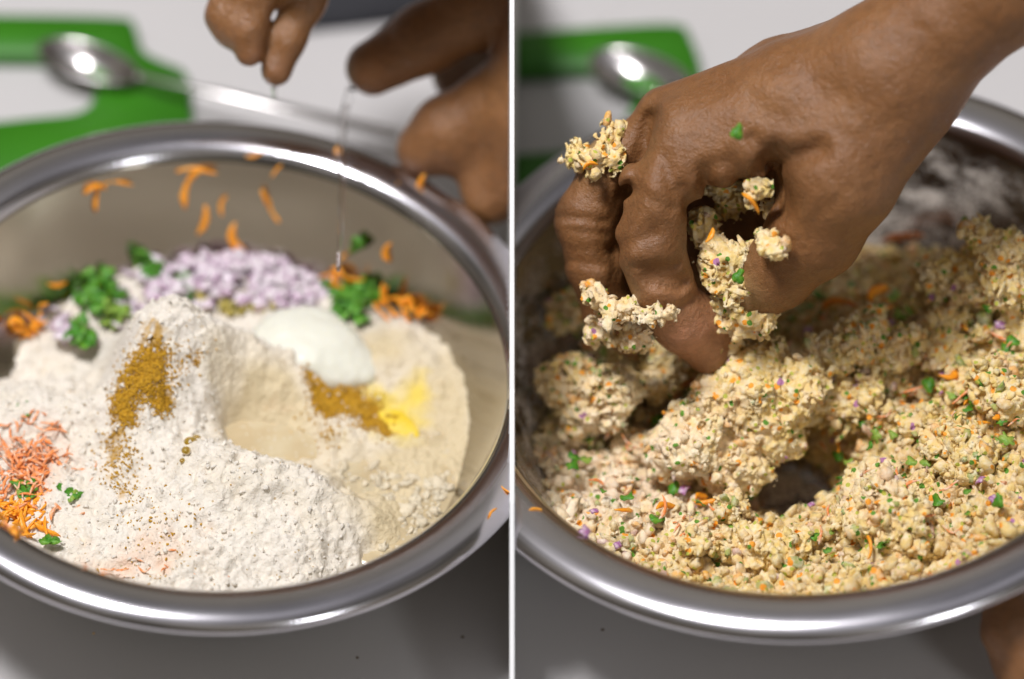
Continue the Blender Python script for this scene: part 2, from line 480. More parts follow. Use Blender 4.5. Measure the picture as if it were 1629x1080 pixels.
CTL = {'L': [(270, 468, .003), (305, 486, .000), (350, 506, -.010), (400, 523, -.018), (212, 520, -.008), (206, 560, -.012), (192, 575, -.022),
             (165, 590, -.040), (120, 580, -.042), (60, 590, -.044), (5, 600, -.046), (240, 600, -.012), (245, 660, -.020), (180, 700, -.034), (100, 680, -.036),
             (30, 700, -.040), (60, 800, -.042), (150, 850, -.037), (250, 880, -.036), (280, 560, -.008), (350, 590, -.020), (430, 600, -.029), (480, 640, -.037),
             (350, 650, -.032), (420, 692, -.049), (360, 682, -.046), (490, 712, -.047), (290, 700, -.034), (240, 760, -.034), (530, 690, -.036), (600, 735, -.041),
             (325, 706, -.020), (420, 735, -.022), (520, 770, -.026), (600, 812, -.034), (650, 836, -.047), (400, 820, -.029), (500, 860, -.033), (590, 880, -.044),
             (350, 910, -.034), (450, 910, -.036), (690, 800, -.0475), (650, 880, -.0475), (730, 740, -.043), (580, 762, -.049), (745, 650, -.040), (700, 560, -.037),
             (650, 530, -.035), (600, 530, -.038), (765, 700, -.044), (500, 570, -.041), (560, 610, -.042), (630, 660, -.043), (690, 690, -.046)],
       'R': [(1270, 780, -.092), (1235, 760, -.088), (1300, 750, -.085), (930, 620, -.055), (900, 700, -.050), (950, 780, -.042), (1050, 860, -.040), (1200, 890, -.040),
             (1350, 900, -.037), (1500, 850, -.033), (1600, 800, -.029), (1450, 780, -.038), (1400, 700, -.045), (1350, 640, -.050), (1300, 600, -.052),
             (1450, 600, -.042), (1550, 600, -.033), (1610, 520, -.022), (1580, 400, -.010), (1500, 470, -.030), (1400, 490, -.040), (1350, 440, -.048),
             (1200, 500, -.056), (1100, 600, -.056), (1120, 800, -.054), (1000, 560, -.055), (1200, 840, -.050), (1330, 800, -.050), (1610, 680, -.030)]}
LOC = {'L': [(-.02, .060, -.040), (-.004, .062, -.042), (-.036, .056, -.042), (.02, .06, -.044), (-.05, .105, -.052), (0, .11, -.052), (.05, .105, -.052), (.1, .08, -.052), (-.09, .085, -.062), (-.12, .04, -.058), (.0, .078, -.050), (-.045, .078, -.050), (.04, .075, -.046), (-.07, .06, -.050), (-.14, -.05, -.04)],
       'R': [(-.05, .125, -.055), (0, .13, -.066), (.05, .125, -.066), (-.1, .09, -.056), (.17, 0, -.02), (.13, .1, -.045), (.09, .09, -.052)]}
SURF = {}
for s in 'LR':
    P, Z = [], []
    for px, py, z in CTL[s]:
        q = Pz(s, px, py, z); P.append(q[:2]); Z.append(z)
    for x, y, z in LOC[s]:
        P.append((x, y)); Z.append(z)
    SURF[s] = rbf(P, Z)

def content(s, x, y):
    return SURF[s](x, y)
def hit(s, px, py, lift=0.0, grid={}):
    """first thing the sight line through a pixel meets in the bowl: contents or wall"""
    zs = np.arange(0.0, -DEPTH - 0.001, -0.0006)
    a = Pc(s, px, py, 0.3); b = Pc(s, px, py, -0.3)
    k = (zs - a[2]) / (b[2] - a[2]); Q = a[None] + (b - a)[None] * k[:, None]
    r = np.hypot(Q[:, 0], Q[:, 1])
    wall = zin(s, r); c = content(s, Q[:, 0], Q[:, 1])
    sfc = np.maximum(wall, np.where(r < FR[s]['R'] * RIN, c, -1))
    i = np.argmax(zs <= sfc + 1e-5)
    q = Q[i]
    x, y = q[0], q[1]; e = 0.002
    def S(x, y): return float(max(zin(s, math.hypot(x, y)), content(s, np.array([x]), np.array([y]))[0]))
    nrm = Vector((-(S(x + e, y) - S(x - e, y)) / (2 * e), -(S(x, y + e) - S(x, y - e)) / (2 * e), 1)).normalized()
    return Vector(q) + nrm * lift, nrm

# vectorised look-up of pixels for colouring
def to_px(s, x, y, z):
    B = FR[s]['B']
    c = B[:3, 0][:, None] * x.ravel() + B[:3, 1][:, None] * y.ravel() + B[:3, 2][:, None] * z.ravel() + B[:3, 3][:, None]
    return (W / 2 + F * c[0] / -c[2]).reshape(x.shape), (H / 2 - F * c[1] / -c[2]).reshape(x.shape)
def blobw(x, y, s, px, py, rx, z=-0.035, ry=None):
    q = Pz(s, px, py, z); a = rx / PXM; b = (ry or rx) / PXM / 0.73
    return np.exp(-(((x - q[0]) / a) ** 2 + ((y - q[1]) / b) ** 2))

def surface(s, step, fz, fcol, name, m):
    R = FR[s]['R'] * RIN
    n = int(2 * R / step)
    g = np.linspace(-R, R, n)
    X, Y = np.meshgrid(g, g, indexing='ij')
    Z = fz(X, Y)
    r = np.hypot(X, Y)
    wall = zin(s, r)
    ok = (r < R) & (Z > wall - 0.0025)
    Z = np.where(Z < wall - 0.0006, wall - 0.0006, Z)
    C = fcol(X, Y, Z)
    idx = np.arange(n * n).reshape(n, n)
    q = np.stack([idx[:-1, :-1], idx[1:, :-1], idx[1:, 1:], idx[:-1, 1:]], -1).reshape(-1, 4)
    q = q[ok.ravel()[q].all(1)]
    used, inv = np.unique(q, return_inverse=True)
    v = np.stack([X, Y, Z], -1).reshape(-1, 3)[used]
    me = mkmesh(name, v, inv.reshape(-1, 4), m, True, C.reshape(-1, C.shape[-1])[used])
    clip(me, s)
    return add(name, me, s)

# left: flour
def zL(X, Y):
    b = content('L', X, Y) - 0.013 * blobw(X, Y, 'L', 70, 560, 110, -.045, 45)
    wet = wetL(X, Y)
    n = fbm(X, Y, 0 * X, 48, 4, 3) * 0.0080 * (1 - 0.45 * wet)
    n += (0.5 - np.abs(fbm(X, Y, 0 * X, 85, 3, 14))) * 0.0050 * (1 - 0.3 * wet) - 0.002
    n += fbm(X, Y, 0 * X, 240, 4, 9) * 0.0022 * (1 - 0.3 * wet)
    cr = np.abs(fbm(X, Y, 0 * X, 120, 3, 21)); n -= np.clip(0.10 - cr, 0, 1) * 0.014 * (1 - wet)
    n += np.clip(vnoise(X * 700, Y * 700, 0 * X, 5) - 0.25, 0, 1) * 0.0013
    return b + n
def wetL(X, Y):
    w = sum(blobw(X, Y, 'L', *a) for a in [(440, 690, 90, -.045, 45), (620, 770, 110, -.045, 60), (700, 640, 90, -.045, 90), (600, 560, 60, -.04, 40), (720, 800, 90, -.05, 90), (640, 880, 60, -.05, 60), (420, 610, 70, -.03, 40)])
    return np.clip(w + 0.35 * fbm(X, Y, 0 * X, 90, 3, 33), 0, 1)
def cL(X, Y, Z):
    wet = wetL(X, Y)[..., None]
    c = np.array([0.76, 0.70, 0.61]) * (1 - wet) + np.array([0.64, 0.53, 0.34]) * wet
    y = np.clip(sum(blobw(X, Y, 'L', *a) for a in [(640, 670, 55, -.043, 40), (590, 625, 40, -.04, 22), (665, 630, 20, -.045, 22)]) * 1.1 + 0.5 * fbm(X, Y, 0 * X, 150, 3, 8) - 0.25, 0, 1)[..., None]
    c = c * (1 - y) + np.array([0.78, 0.60, 0.12]) * y
    rosy = np.clip(sum(blobw(X, Y, 'L', *a) for a in [(60, 740, 70, -.04, 60), (220, 880, 120, -.036, 40)]) * 0.8 + 0.6 * fbm(X, Y, 0 * X, 110, 3, 18) - 0.3, 0, 1)[..., None] * 0.6
    c = c * (1 - rosy) + np.array([0.80, 0.45, 0.26]) * rosy
    sp = np.clip(spiceL(X, Y), 0, 1)[..., None]
    return np.concatenate([c * (1 - sp) + np.array([0.50, 0.29, 0.05]) * sp, 1 - wet], -1)
def spiceL(X, Y):
    a = sum(blobw(X, Y, 'L', *q) for q in [(240, 575, 26, -.018, 24), (225, 615, 30, -.02, 26), (195, 655, 18, -.026, 34), (262, 640, 14, -.022, 18), (180, 720, 10, -.032, 28), (195, 770, 9, -.032, 20)])
    b = sum(blobw(X, Y, 'L', *q) for q in [(505, 610, 18, -.034, 20), (535, 630, 30, -.035, 22), (570, 645, 30, -.037, 16), (610, 665, 24, -.039, 10)])
    return np.clip((a + b) * 1.5 + 1.3 * fbm(X, Y, 0 * X, 420, 3, 77) - 0.75, 0, 1) * 0.9
o = surface('L', 0.00075, zL, cL, 'flour_heap', 'flour')
props(o, 'big cracked heap of pale flour peaking in the left bowl', 'flour')

# crumb shapes
def ico(sub):
    bm = bmesh.new(); bmesh.ops.create_icosphere(bm, subdivisions=sub, radius=1.0)
    v = np.array([p.co[:] for p in bm.verts]); f = np.array([[q.index for q in p.verts] for p in bm.faces]); bm.free()
    return v, f
def lump(sub, seed, amp=0.55, fr=1.5):
    v, f = ico(sub)
    d = 1 + amp * fbm(v[:, 0], v[:, 1], v[:, 2], fr, 4, seed, 0.7)
    w = v * np.clip(d, .45, 1.6)[:, None]
    w = w + 0.16 * np.stack([vnoise(w[:, 0] * 3.1, w[:, 1] * 3.1, w[:, 2] * 3.1, seed + k) for k in (1, 2, 3)], -1)
    return w * np.array([1.15, 0.6 + 0.3 * random.random(), 0.45 + 0.35 * random.random()]), f
LUMPS1 = [lump(1, 50 + i) for i in range(8)]
LUMPS2 = [lump(2, 80 + i, 0.85, 2.1) for i in range(12)]
LUMPS3 = [lump(3, 120 + i, 1.2, 2.0) for i in range(10)]
FLAKES = [(v * np.array([1.0, 1.2, 1.2]), f) for v, f in LUMPS2] + [(v * np.array([1.5, .8, .8]), f) for v, f in LUMPS2[6:8]]

def rotm(n):
    q = rng.normal(size=(n, 4)); q /= np.linalg.norm(q, axis=1)[:, None]
    w, x, y, z = q.T
    return np.stack([1 - 2 * (y * y + z * z), 2 * (x * y - z * w), 2 * (x * z + y * w), 2 * (x * y + z * w), 1 - 2 * (x * x + z * z), 2 * (y * z - x * w),
                     2 * (x * z - y * w), 2 * (y * z + x * w), 1 - 2 * (x * x + y * y)], -1).reshape(n, 3, 3)
def scatter(P, S, lib, cols=None):
    """one mesh out of many lumps; P (n,3) S (n,) cols (n,3)"""
    R = rotm(len(P)); V, Fc, C = [], [], []; off = 0
    pick = rng.integers(0, len(lib), len(P))
    for i in range(len(P)):
        v, f = lib[pick[i]]
        V.append((v * S[i]) @ R[i].T + P[i]); Fc.append(f + off); off += len(v)
        if cols is not None: C.append(np.repeat(cols[i][None], len(v), 0))
    return np.concatenate(V), np.concatenate(Fc), (np.concatenate(C) if cols is not None else None)

# loose flour grains over the heap
n = 4200
x = rng.uniform(-.13, .13, n); y = rng.uniform(-.13, .085, n)
k = np.hypot(x, y) < 0.122; x, y = x[k], y[k]
z = zL(x, y); w = wetL(x, y)
k = (w < .35) & (z > zin('L', np.hypot(x, y)) + 0.001) & (content('L', x, y) > -0.046); x, y, z, w = x[k], y[k], z[k], w[k]
S = 0.0003 + 0.0011 * rng.random(len(x)) ** 3
cols = np.array([0.76, 0.70, 0.61])[None] * rng.uniform(0.92, 1.05, (len(x), 1))
V, Fc, C = scatter(np.stack([x, y, z + S * 0.15], -1), S, LUMPS2, cols)
me = mkmesh('flour_grains', V, Fc, 'flour', True, C)
o = add('flour_grains', me, 'L'); props(o, 'loose grains of flour lying over the pale heap', 'flour', kind='stuff')

# soaked lumps of flour standing in the pool
P = []; SS = []
for _ in range(320):
    a, b = random.gauss(665, 65), random.gauss(795, 50)
    q = Pz('L', a, b, -.0452)
    if np.hypot(q[0], q[1]) > .112: continue
    P.append(q); SS.append(random.uniform(.0008, .0010 + .0036 * random.random()))
V, Fc, C = scatter(np.array(P), np.array(SS), [(v * np.array([.9, 1.2, 1]), f) for v, f in LUMPS2], np.array([.70, .61, .45])[None] * rng.uniform(.9, 1.05, (len(P), 1)))
o = add('soaked_flour', mkmesh('soaked_flour', V, Fc, 'flour', True, np.concatenate([C, np.full((len(C), 1), .35)], 1)), 'L')
props(o, 'wet lumps of flour standing in the beige pool at the right', 'flour', kind='stuff')

# spice powder
def powder(name, label, blobs, n, extra):
    P = []; SS = []
    for (px, py, r, k) in blobs:
        for _ in range(int(n * k)):
            a = px + random.gauss(0, r * 0.55); b = py + random.gauss(0, r * 0.55)
            P.append((a, b))
    P += [(random.gauss(px, r), random.gauss(py, r)) for (px, py, r, m_) in extra for _ in range(m_)]
    P = np.array(P)
    q = np.stack([Pz('L', a, b, -0.025) for a, b in P])
    for _ in range(9):
        z = content('L', q[:, 0], q[:, 1])
        q = np.stack([0.5 * q[i] + 0.5 * Pz('L', P[i, 0], P[i, 1], z[i]) for i in range(len(P))])
    z = np.maximum(zL(q[:, 0], q[:, 1]), -0.0455)
    S = rng.uniform(0.0003, 0.00085, len(z))
    V, Fc, _ = scatter(np.stack([q[:, 0], q[:, 1], z + S * 0.4], -1), S, LUMPS1)
    me = mkmesh(name, V, Fc, 'spice')
    o = add(name, me, 'L'); props(o, label, 'spice', kind='stuff')
powder('spice_powder', 'brown ochre spice powder spilled down the peak of the flour heap',
       [(245, 565, 20, .9), (235, 590, 26, 1.5), (215, 615, 28, 1.8), (195, 645, 18, 1.1), (200, 665, 16, .7), (258, 640, 15, .7), (245, 610, 24, 1.4)], 560,
       [(290, 570, 22, 110), (180, 700, 12, 120), (195, 735, 14, 120), (185, 770, 14, 80), (210, 800, 20, 60), (310, 568, 7, 40), (250, 900, 50, 40), (260, 830, 40, 60)])
powder('spice_powder', 'golden spice powder sunk into the egg beside the white dome',
       [(505, 600, 16, 1.2), (525, 618, 24, 2.2), (555, 632, 24, 2.0), (590, 655, 20, 1.4), (520, 640, 20, 1.4), (615, 672, 14, .9)], 760, [(525, 690, 10, 60), (490, 690, 24, 30), (620, 670, 14, 60)])

# pond, egg and yolk
def patch(name, s, pts, z, dome, m, label, cat, step=0.0012, wob=0.0012):
    P = [Pz(s, a, b, z)[:2] for a, b in pts]
    P = catmull([*P, P[0]], 8)[:-1]
    c = P.mean(0)
    rings = 22; v = [(c[0], c[1], z + dome)]
    for k in range(1, rings + 1):
        t = k / rings
        for p in P:
            q = c + (p - c) * t
            v.append((q[0], q[1], z + dome * (1 - t ** 2.2) ** 0.6 - (0.0015 if k == rings else 0)))
    v = np.array(v); v[:, 2] += fbm(v[:, 0], v[:, 1], 0 * v[:, 0], 90, 3, 44) * wob * 0.5
    n = len(P); f = [(0, 1 + i, 1 + (i + 1) % n) for i in range(n)]
    for k in range(rings - 1):
        for i in range(n):
            a = 1 + k * n; j = (i + 1) % n
            f.append((a + i, a + n + i, a + n + j, a + j))
    me = mkmesh(name, v, f, m)
    o = add(name, me, s); props(o, label, cat)
    return o
patch('batter_pool', 'L', [(335, 670), (420, 655), (500, 690), (560, 700), (640, 690), (720, 640), (790, 690), (790, 760), (760, 810), (700, 850), (620, 905), (560, 880), (600, 820), (520, 770), (430, 745), (340, 710)], -0.0450, 0.0, 'pond',
      'beige pool of water and flour around the front mound in the left bowl', 'batter', wob=0.0008)

def egg(X, Y, Z):
    c = Pz('L', 486, 552, -0.040); c2 = Pz('L', 548, 588, -0.0435); c3 = Pz('L', 445, 565, -.040)
    d = np.sqrt(((X - c[0]) / 1.15) ** 2 + ((Y - c[1]) / 1.0) ** 2 + ((Z - c[2]) / 0.60) ** 2) - 0.0225
    d = smin(d, np.sqrt(((X - c2[0]) / 1.3) ** 2 + ((Y - c2[1]) / 1.0) ** 2 + ((Z - c2[2]) / 0.6) ** 2) - 0.0125, 0.012)
    d = smin(d, np.sqrt(((X - c3[0]) / 1.2) ** 2 + (Y - c3[1]) ** 2 + ((Z - c3[2]) / 0.6) ** 2) - 0.010, 0.006)
    return d * 0.75 + fbm(X, Y, Z, 70, 3, 2) * 0.0022
c = Pz('L', 500, 580, -0.04)
mat('oil', (0.42, 0.26, 0.02), 0.06, trans=0.4, ior=1.46, coat=0.5)
od = [(Vector(hit('L', *q)[0]), r / PXM) for q, r in (((303, 710), 12), ((312, 704), 9), ((296, 722), 8), ((290, 738), 5), ((286, 750), 3.5))]
def oil(X, Y, Z):
    d = None
    for c, r in od:
        q = np.sqrt((X - c[0]) ** 2 + (Y - c[1]) ** 2 + ((Z - c[2]) / .8) ** 2) - r
        d = q if d is None else smin(d, q, .0018)
    return d
c_ = np.array(od[1][0]); v, q = sdf_mesh(oil, c_ - np.array([.016, .022, .016]), c_ + np.array([.012, .012, .012]), .0005)
v[:, 2] += .0022
o = add('oil_drop', mkmesh('oil_drop', v, q, 'oil'), 'L'); props(o, 'small amber oil drop running down the flour below the brown spice', 'oil')
v, q = sdf_mesh(egg, c - np.array([.045, .035, .02]), c + np.array([.05, .035, .03]), 0.0011)
o = add('egg_white', mkmesh('egg_white', v, q, 'egg_white'), 'L')
props(o, 'smooth glossy white dome of egg resting behind the golden spice', 'egg')
patch('egg_yolk', 'L', [(600, 655), (628, 650), (655, 668), (668, 690), (655, 706), (628, 700), (612, 684)], -0.0445, 0.002, 'yolk',
      'bright yellow smear of broken egg yolk right of the white dome', 'egg yolk', wob=0.002)

# ------------------------------------------------------------------ chopped vegetables
def shred_mesh(seed, L=0.012, w=0.0017, t=0.0011, bend=1.0, m='carrot', tw=0.6):
    r = random.Random(seed); n = 9; v = []; f = []
    b = bend * r.uniform(0.4, 1.2) * r.choice((-1, 1)); lift = r.uniform(0.1, 0.5)
    for i in range(n):
        u = i / (n - 1) - 0.5
        x = u * L; y = b * L * (u * u - 0.1) * 0.9; z = lift * L * 0.3 * math.cos(u * 5 + seed)
        k = (1 - (2 * abs(u)) ** 3 * 0.65) * (1 + 0.18 * r.uniform(-1, 1)); a = tw * u + seed
        for j in range(6):
            an = j / 6 * 2 * math.pi
            yy = math.cos(an) * w * 0.5 * k; zz = math.sin(an) * t * 0.5 * k
            v.append((x + 0.0002 * r.uniform(-1, 1), y + yy * math.cos(a) - zz * math.sin(a), z + yy * math.sin(a) + zz * math.cos(a)))
    for i in range(n - 1):
        for j in range(6):
            f.append((i * 6 + j, i * 6 + (j + 1) % 6, (i + 1) * 6 + (j + 1) % 6, (i + 1) * 6 + j))
    f.append(tuple(reversed(range(6)))); f.append(tuple(range((n - 1) * 6, n * 6)))
    return mkmesh('shred', v, f, m)
def onion_mesh(seed):
    r = random.Random(seed); bm = bmesh.new()
    nx, ny = 5, 4; a = r.uniform(.002, .0044); b = r.uniform(.0017, .0032); th = r.uniform(.0009, .0016); cv = r.uniform(60, 150)
    top, bot = [], []
    for i in range(nx):
        for j in range(ny):
            x = (i / (nx - 1) - .5) * a * 2 * (1 + .15 * r.uniform(-1, 1)); y = (j / (ny - 1) - .5) * b * 2 * (1 + .15 * r.uniform(-1, 1))
            zz = -cv * x * x - .5 * cv * y * y
            top.append((x, y, zz + th / 2)); bot.append((x, y, zz - th / 2))
    v = top + bot; N = nx * ny; f = []
    I = lambda i, j: i * ny + j
    for i in range(nx - 1):
        for j in range(ny - 1):
            q = (I(i, j), I(i + 1, j), I(i + 1, j + 1), I(i, j + 1)); f.append(q); f.append(tuple(N + k for k in reversed(q)))
    ring = [I(i, 0) for i in range(nx)] + [I(nx - 1, j) for j in range(1, ny)] + [I(i, ny - 1) for i in range(nx - 2, -1, -1)] + [I(0, j) for j in range(ny - 2, 0, -1)]
    for k in range(len(ring)):
        p, q = ring[k], ring[(k + 1) % len(ring)]; f.append((q, p, p + N, q + N))
    return mkmesh('onion', v, f, 'onion')
def leaf_mesh(seed, m='leaf', size=0.006):
    r = random.Random(seed); n = 22; v = [(0, 0, .0004)]
    lobes = r.choice((3, 4, 5))
    for i in range(n):
        a = i / n * 2 * math.pi
        k = size * (0.55 + 0.35 * abs(math.cos(lobes * a / 2 + r.uniform(-.2, .2)))) * (1 + .12 * r.uniform(-1, 1))
        x = math.cos(a) * k; y = math.sin(a) * k * 0.8
        v.append((x, y, 60 * (x * x - y * y) * r.uniform(.5, 1.2) + 0.0008 * math.sin(a * 3 + seed)))
    v += [(x, y, z - .0003) for x, y, z in v]
    N = n + 1; f = []
    for i in range(n):
        j = (i + 1) % n
        f.append((0, 1 + i, 1 + j)); f.append((N, N + 1 + j, N + 1 + i)); f.append((1 + i, N + 1 + i, N + 1 + j, 1 + j))
    return mkmesh('leaf', v, f, m)
SH = [shred_mesh(i, 0.012, 0.0024, 0.0014, (.5, .9, .2, 1.1, .3, .7)[i]) for i in range(6)] + [shred_mesh(20 + i, 0.008, 0.0036, 0.002) for i in range(3)]
SHF = [shred_mesh(40 + i, 0.011, 0.0017, 0.0012, m='floured_carrot') for i in range(5)]
ON = [onion_mesh(i) for i in range(8)]
LF = [leaf_mesh(i) for i in range(6)]
mat('purple_onion', (0.34, 0.12, 0.30), 0.35, sss=0.2, var=[(300, (0.72, 0.60, 0.62), 0.8)])
OND = []
for i_ in range(4):
    m_ = ON[i_].copy(); m_.materials.clear(); m_.materials.append(MATS['purple_onion']); OND.append(m_)
LP = [leaf_mesh(30 + i, 'leaf_pale') for i in range(3)]

def tilt_to(nrm, spin, tilt=0.0):
    q = Vector((0, 0, 1)).rotation_difference(nrm).to_matrix().to_4x4()
    return q @ Matrix.Rotation(spin, 4, 'Z') @ Matrix.Rotation(tilt, 4, 'Y')
def put(name, me, s, px, py, label, cat, group, spin=None, tilt=0, lift=0.0008, scl=1.0):
    p, nrm = hit(s, px, py, lift)
    if s == 'L' and py < 540 and p[1] < .052 and p[2] > -.045 and 190 < px < 480: return None
    o = add(name, me, s, local=Matrix.Translation(p) @ tilt_to(nrm, random.uniform(0, 6.28) if spin is None else spin, tilt) @ Matrix.Scale(scl, 4))
    props(o, label, cat, group)
    return o

# onion pile behind the flour, with greens
G = 'pieces of chopped onion behind the flour'
for i in range(290):
    u = random.random()
    px = random.choice([random.gauss(330, 75), random.uniform(180, 520), random.gauss(440, 45), random.gauss(350, 50)])
    top = 400 + 0.0011 * (px - 360) ** 2
    py = random.uniform(top, top + 85)
    h = 0.0010 + 0.010 * math.exp(-((px - 370) / 120) ** 2) * random.random()
    part = 'left end' if px < 270 else 'middle' if px < 420 else 'right end'; row = 'upper' if py < top + 40 else 'lower'
    put('onion_piece', ON[i % 8], 'L', px, py + 8, 'pale purple chopped onion piece in the %s %s of the pile behind the flour' % (row, part), 'onion', 'chopped onion, %s %s of the pile' % (row, part), tilt=random.uniform(-1.1, 1.1), lift=h, scl=random.uniform(.75, 1.25))
for i in range(12):
    put('onion_piece', ON[i % 8], 'L', random.gauss(95, 18), random.gauss(520, 12), 'chopped onion piece left of the bright green herbs near the bowl wall', 'onion', 'onion pieces left of the herbs', tilt=random.uniform(-1, 1), lift=.002)
spots = [((165, 480), 24, 34, LF, 'bright green chopped herb leaf in the clump left of the flour peak', 'herb leaves left of the peak'),
         ((178, 505), 18, 16, LP, 'pale green chopped herb leaf among the clump left of the flour peak', 'pale herb leaves left of the peak'),
         ((135, 540), 14, 14, LF, 'dark green herb leaf just above the left end of the flour', 'herb leaves above the left flour'),
         ((238, 445), 9, 7, LF, 'green herb leaf lying at the left front of the onion pile', 'herb leaves on the onion pile'),
         ((302, 465), 14, 12, LF, 'green herb leaf tucked right behind the flour peak', 'herb leaves behind the peak'),
         ((565, 492), 30, 52, LF, 'deep green herb leaf in the clump between egg and carrot shreds', 'herb leaves right of the onion'),
         ((572, 388), 5, 3, LF, 'green herb scrap stuck to the right back wall of the bowl', 'herb scraps on the back wall'),
         ((218, 400), 6, 3, LF, 'green herb scrap at the back edge of the onion pile', 'herb scraps behind the onion')]
for (cx, cy), r, n, lib, lab, g in spots:
    for i in range(n):
        put('herb_leaf', lib[i % len(lib)], 'L', random.gauss(cx, r * .6), random.gauss(cy, r * .55), lab, 'herb', g, tilt=random.uniform(-.9, .9), lift=random.uniform(.001, .006), scl=random.uniform(.6, 1.1))
# olive paste between onion and egg
P = []; 
for _ in range(130):
    p, nn_ = hit('L', random.gauss(405, 28), random.gauss(485, 9), random.uniform(0, .004)); P.append(p[:])
V, Fc, _ = scatter(np.array(P), rng.uniform(.0012, .0034, 130), LUMPS2)
o = add('chilli_paste', mkmesh('chilli_paste', V, Fc, 'paste'), 'L'); props(o, 'olive green lump of crushed chilli paste between onion and flour', 'chilli paste', kind='stuff')

# carrot shreds on the wall: (px, py, spin degrees, size, label)
WALLC = [(150, 298, 20, 1.0, 'curled carrot shred high on the left back wall'), (152, 314, 100, .8, 'short carrot shred hanging under the curled one on the left wall'), (187, 290, 10, .8, 'carrot shred right of the curled one on the left wall'),
         (313, 270, 5, 1.1, 'carrot shred lying crosswise at the top middle of the back wall'), (300, 296, 75, 1.2, 'long carrot shred hanging below the crosswise one on the back wall'), (324, 350, 80, .9, 'carrot shred on the back wall above the onion pile'),
         (375, 378, 110, 1.3, 'long carrot shred leaning on the onion pile from the back wall'), (430, 325, 110, 1.1, 'lone carrot shred in the middle of the back wall'), (440, 270, 50, .5, 'tiny carrot bit high on the back wall'),
         (545, 250, 110, 1.1, 'carrot shred across the inner lip below the water thread'), (670, 303, 60, 1.1, 'fat carrot shred on the lip below the dark hand'), (628, 291, 10, .5, 'small carrot bit left of the fat one on the right lip'),
         (618, 400, 70, .8, 'carrot bit on the wall above the green clump'), (90, 452, 20, .6, 'lone carrot bit low on the left wall'), (354, 325, 80, .6, 'narrow carrot bit on the wall right of the hanging shred'), (405, 245, 20, .5, 'tiny carrot bit on the bright inner lip')]
for px, py, sp, k, lab in WALLC:
    put('carrot_shred', SH[(px * 7) % 9], 'L', px, py, lab, 'carrot', 'carrot shreds stuck to the bowl wall', spin=rad(sp), lift=.0012, scl=k * 1.45)
def bunch(s, cx, cy, r, n, lib, lab, g, scl=(.8, 1.2), lift=(.001, .006), ry=None, tl=.6):
    for i in range(n):
        put('carrot_shred', random.choice(lib), s, random.gauss(cx, r), random.gauss(cy, ry or r), lab, 'carrot', g, tilt=random.uniform(-tl, tl), lift=random.uniform(*lift), scl=random.uniform(*scl))
bunch('L', 552, 440, 12, 10, SH, 'carrot shred at the right end of the onion pile', 'carrot shreds at the right of the onion', lift=(.002, .009), ry=14, tl=1.3)
bunch('L', 640, 486, 17, 12, SH, 'carrot shred on the right of the green clump above the flour', 'carrot shreds right of the greens', lift=(.002, .008), ry=11, tl=1.3)
bunch('L', 681, 492, 3, 3, SH, 'upright carrot shred at the far right above the flour', 'carrot shreds far right', lift=(.003, .008), tl=1.3)
bunch('L', 46, 520, 7, 9, SH, 'carrot shred in the orange cluster at the far left behind the flour', 'carrot shreds far left', lift=(.002, .009), ry=16, tl=1.2)
bunch('L', 14, 515, 3, 2, SH, 'carrot shred at the far left edge beside the orange cluster', 'carrot shreds at the left edge')
bunch('L', 45, 745, 28, 45, SHF, 'floury carrot shred in the orange pile at the left front', 'floury carrot shreds left front', ry=34, lift=(.0005, .004))
bunch('L', 35, 825, 26, 30, SH, 'wet orange carrot shred at the left front under the rim', 'wet carrot shreds left front', ry=16, lift=(.0005, .003))
bunch('L', 240, 900, 60, 16, SHF, 'floury carrot bit near the front rim under the flour', 'carrot bits by the front rim', ry=10, scl=(.4, .8), lift=(0, .001))
bunch('L', 140, 780, 26, 14, SHF, 'reddish carrot bit sunk in the flour right of the orange pile', 'carrot bits sunk in flour', scl=(.4, .8), ry=30, lift=(0, .001))
def shred_mass(name, lib, cx, cy, rx, ry, n, m, label):
    V, Fc, off = [], [], 0
    for i in range(n):
        me = random.choice(lib); k = len(me.vertices); c = np.empty(k * 3, dtype=np.float32); me.vertices.foreach_get('co', c)
        p, nrm = hit('L', random.gauss(cx, rx), random.gauss(cy, ry), random.uniform(.0003, .003))
        Mx = np.array(Matrix.Translation(p) @ tilt_to(nrm, random.uniform(0, 6.28), random.uniform(-.6, .6)) @ Matrix.Scale(random.uniform(.6, 1.1), 4))
        V.append(c.reshape(-1, 3) @ Mx[:3, :3].T + Mx[:3, 3])
        Fc += [tuple(off + a for a in q.vertices) for q in me.polygons]; off += k
    o = add(name, mkmesh(name, np.concatenate(V), Fc, m), 'L'); props(o, label, 'carrot', kind='stuff')
shred_mass('grated_carrot', SHF, 48, 742, 28, 36, 90, 'floured_carrot', 'mass of floury grated carrot heaped at the left front of the bowl')
shred_mass('grated_carrot', SH, 34, 826, 26, 16, 45, 'carrot', 'mass of wet orange grated carrot under the left front rim')
for cx, cy, n in ((42, 785, 9), (110, 795, 6), (85, 868, 3), (38, 665, 3)):
    for i in range(n):
        put('herb_leaf', random.choice(LF + LP), 'L', random.gauss(cx, 7), random.gauss(cy, 8), {42: 'green herb leaf on the left front carrot pile', 110: 'green herb leaf on the flour right of the front carrots', 85: 'herb leaf by the left front rim', 38: 'grey green herb scrap dusted with flour at the far left'}[cx], 'herb', {42: 'herbs on the front carrots', 110: 'herbs right of the front carrots', 85: 'herbs by the front rim', 38: 'floury herb scraps'}[cx], lift=.003, scl=random.uniform(.5, .8))
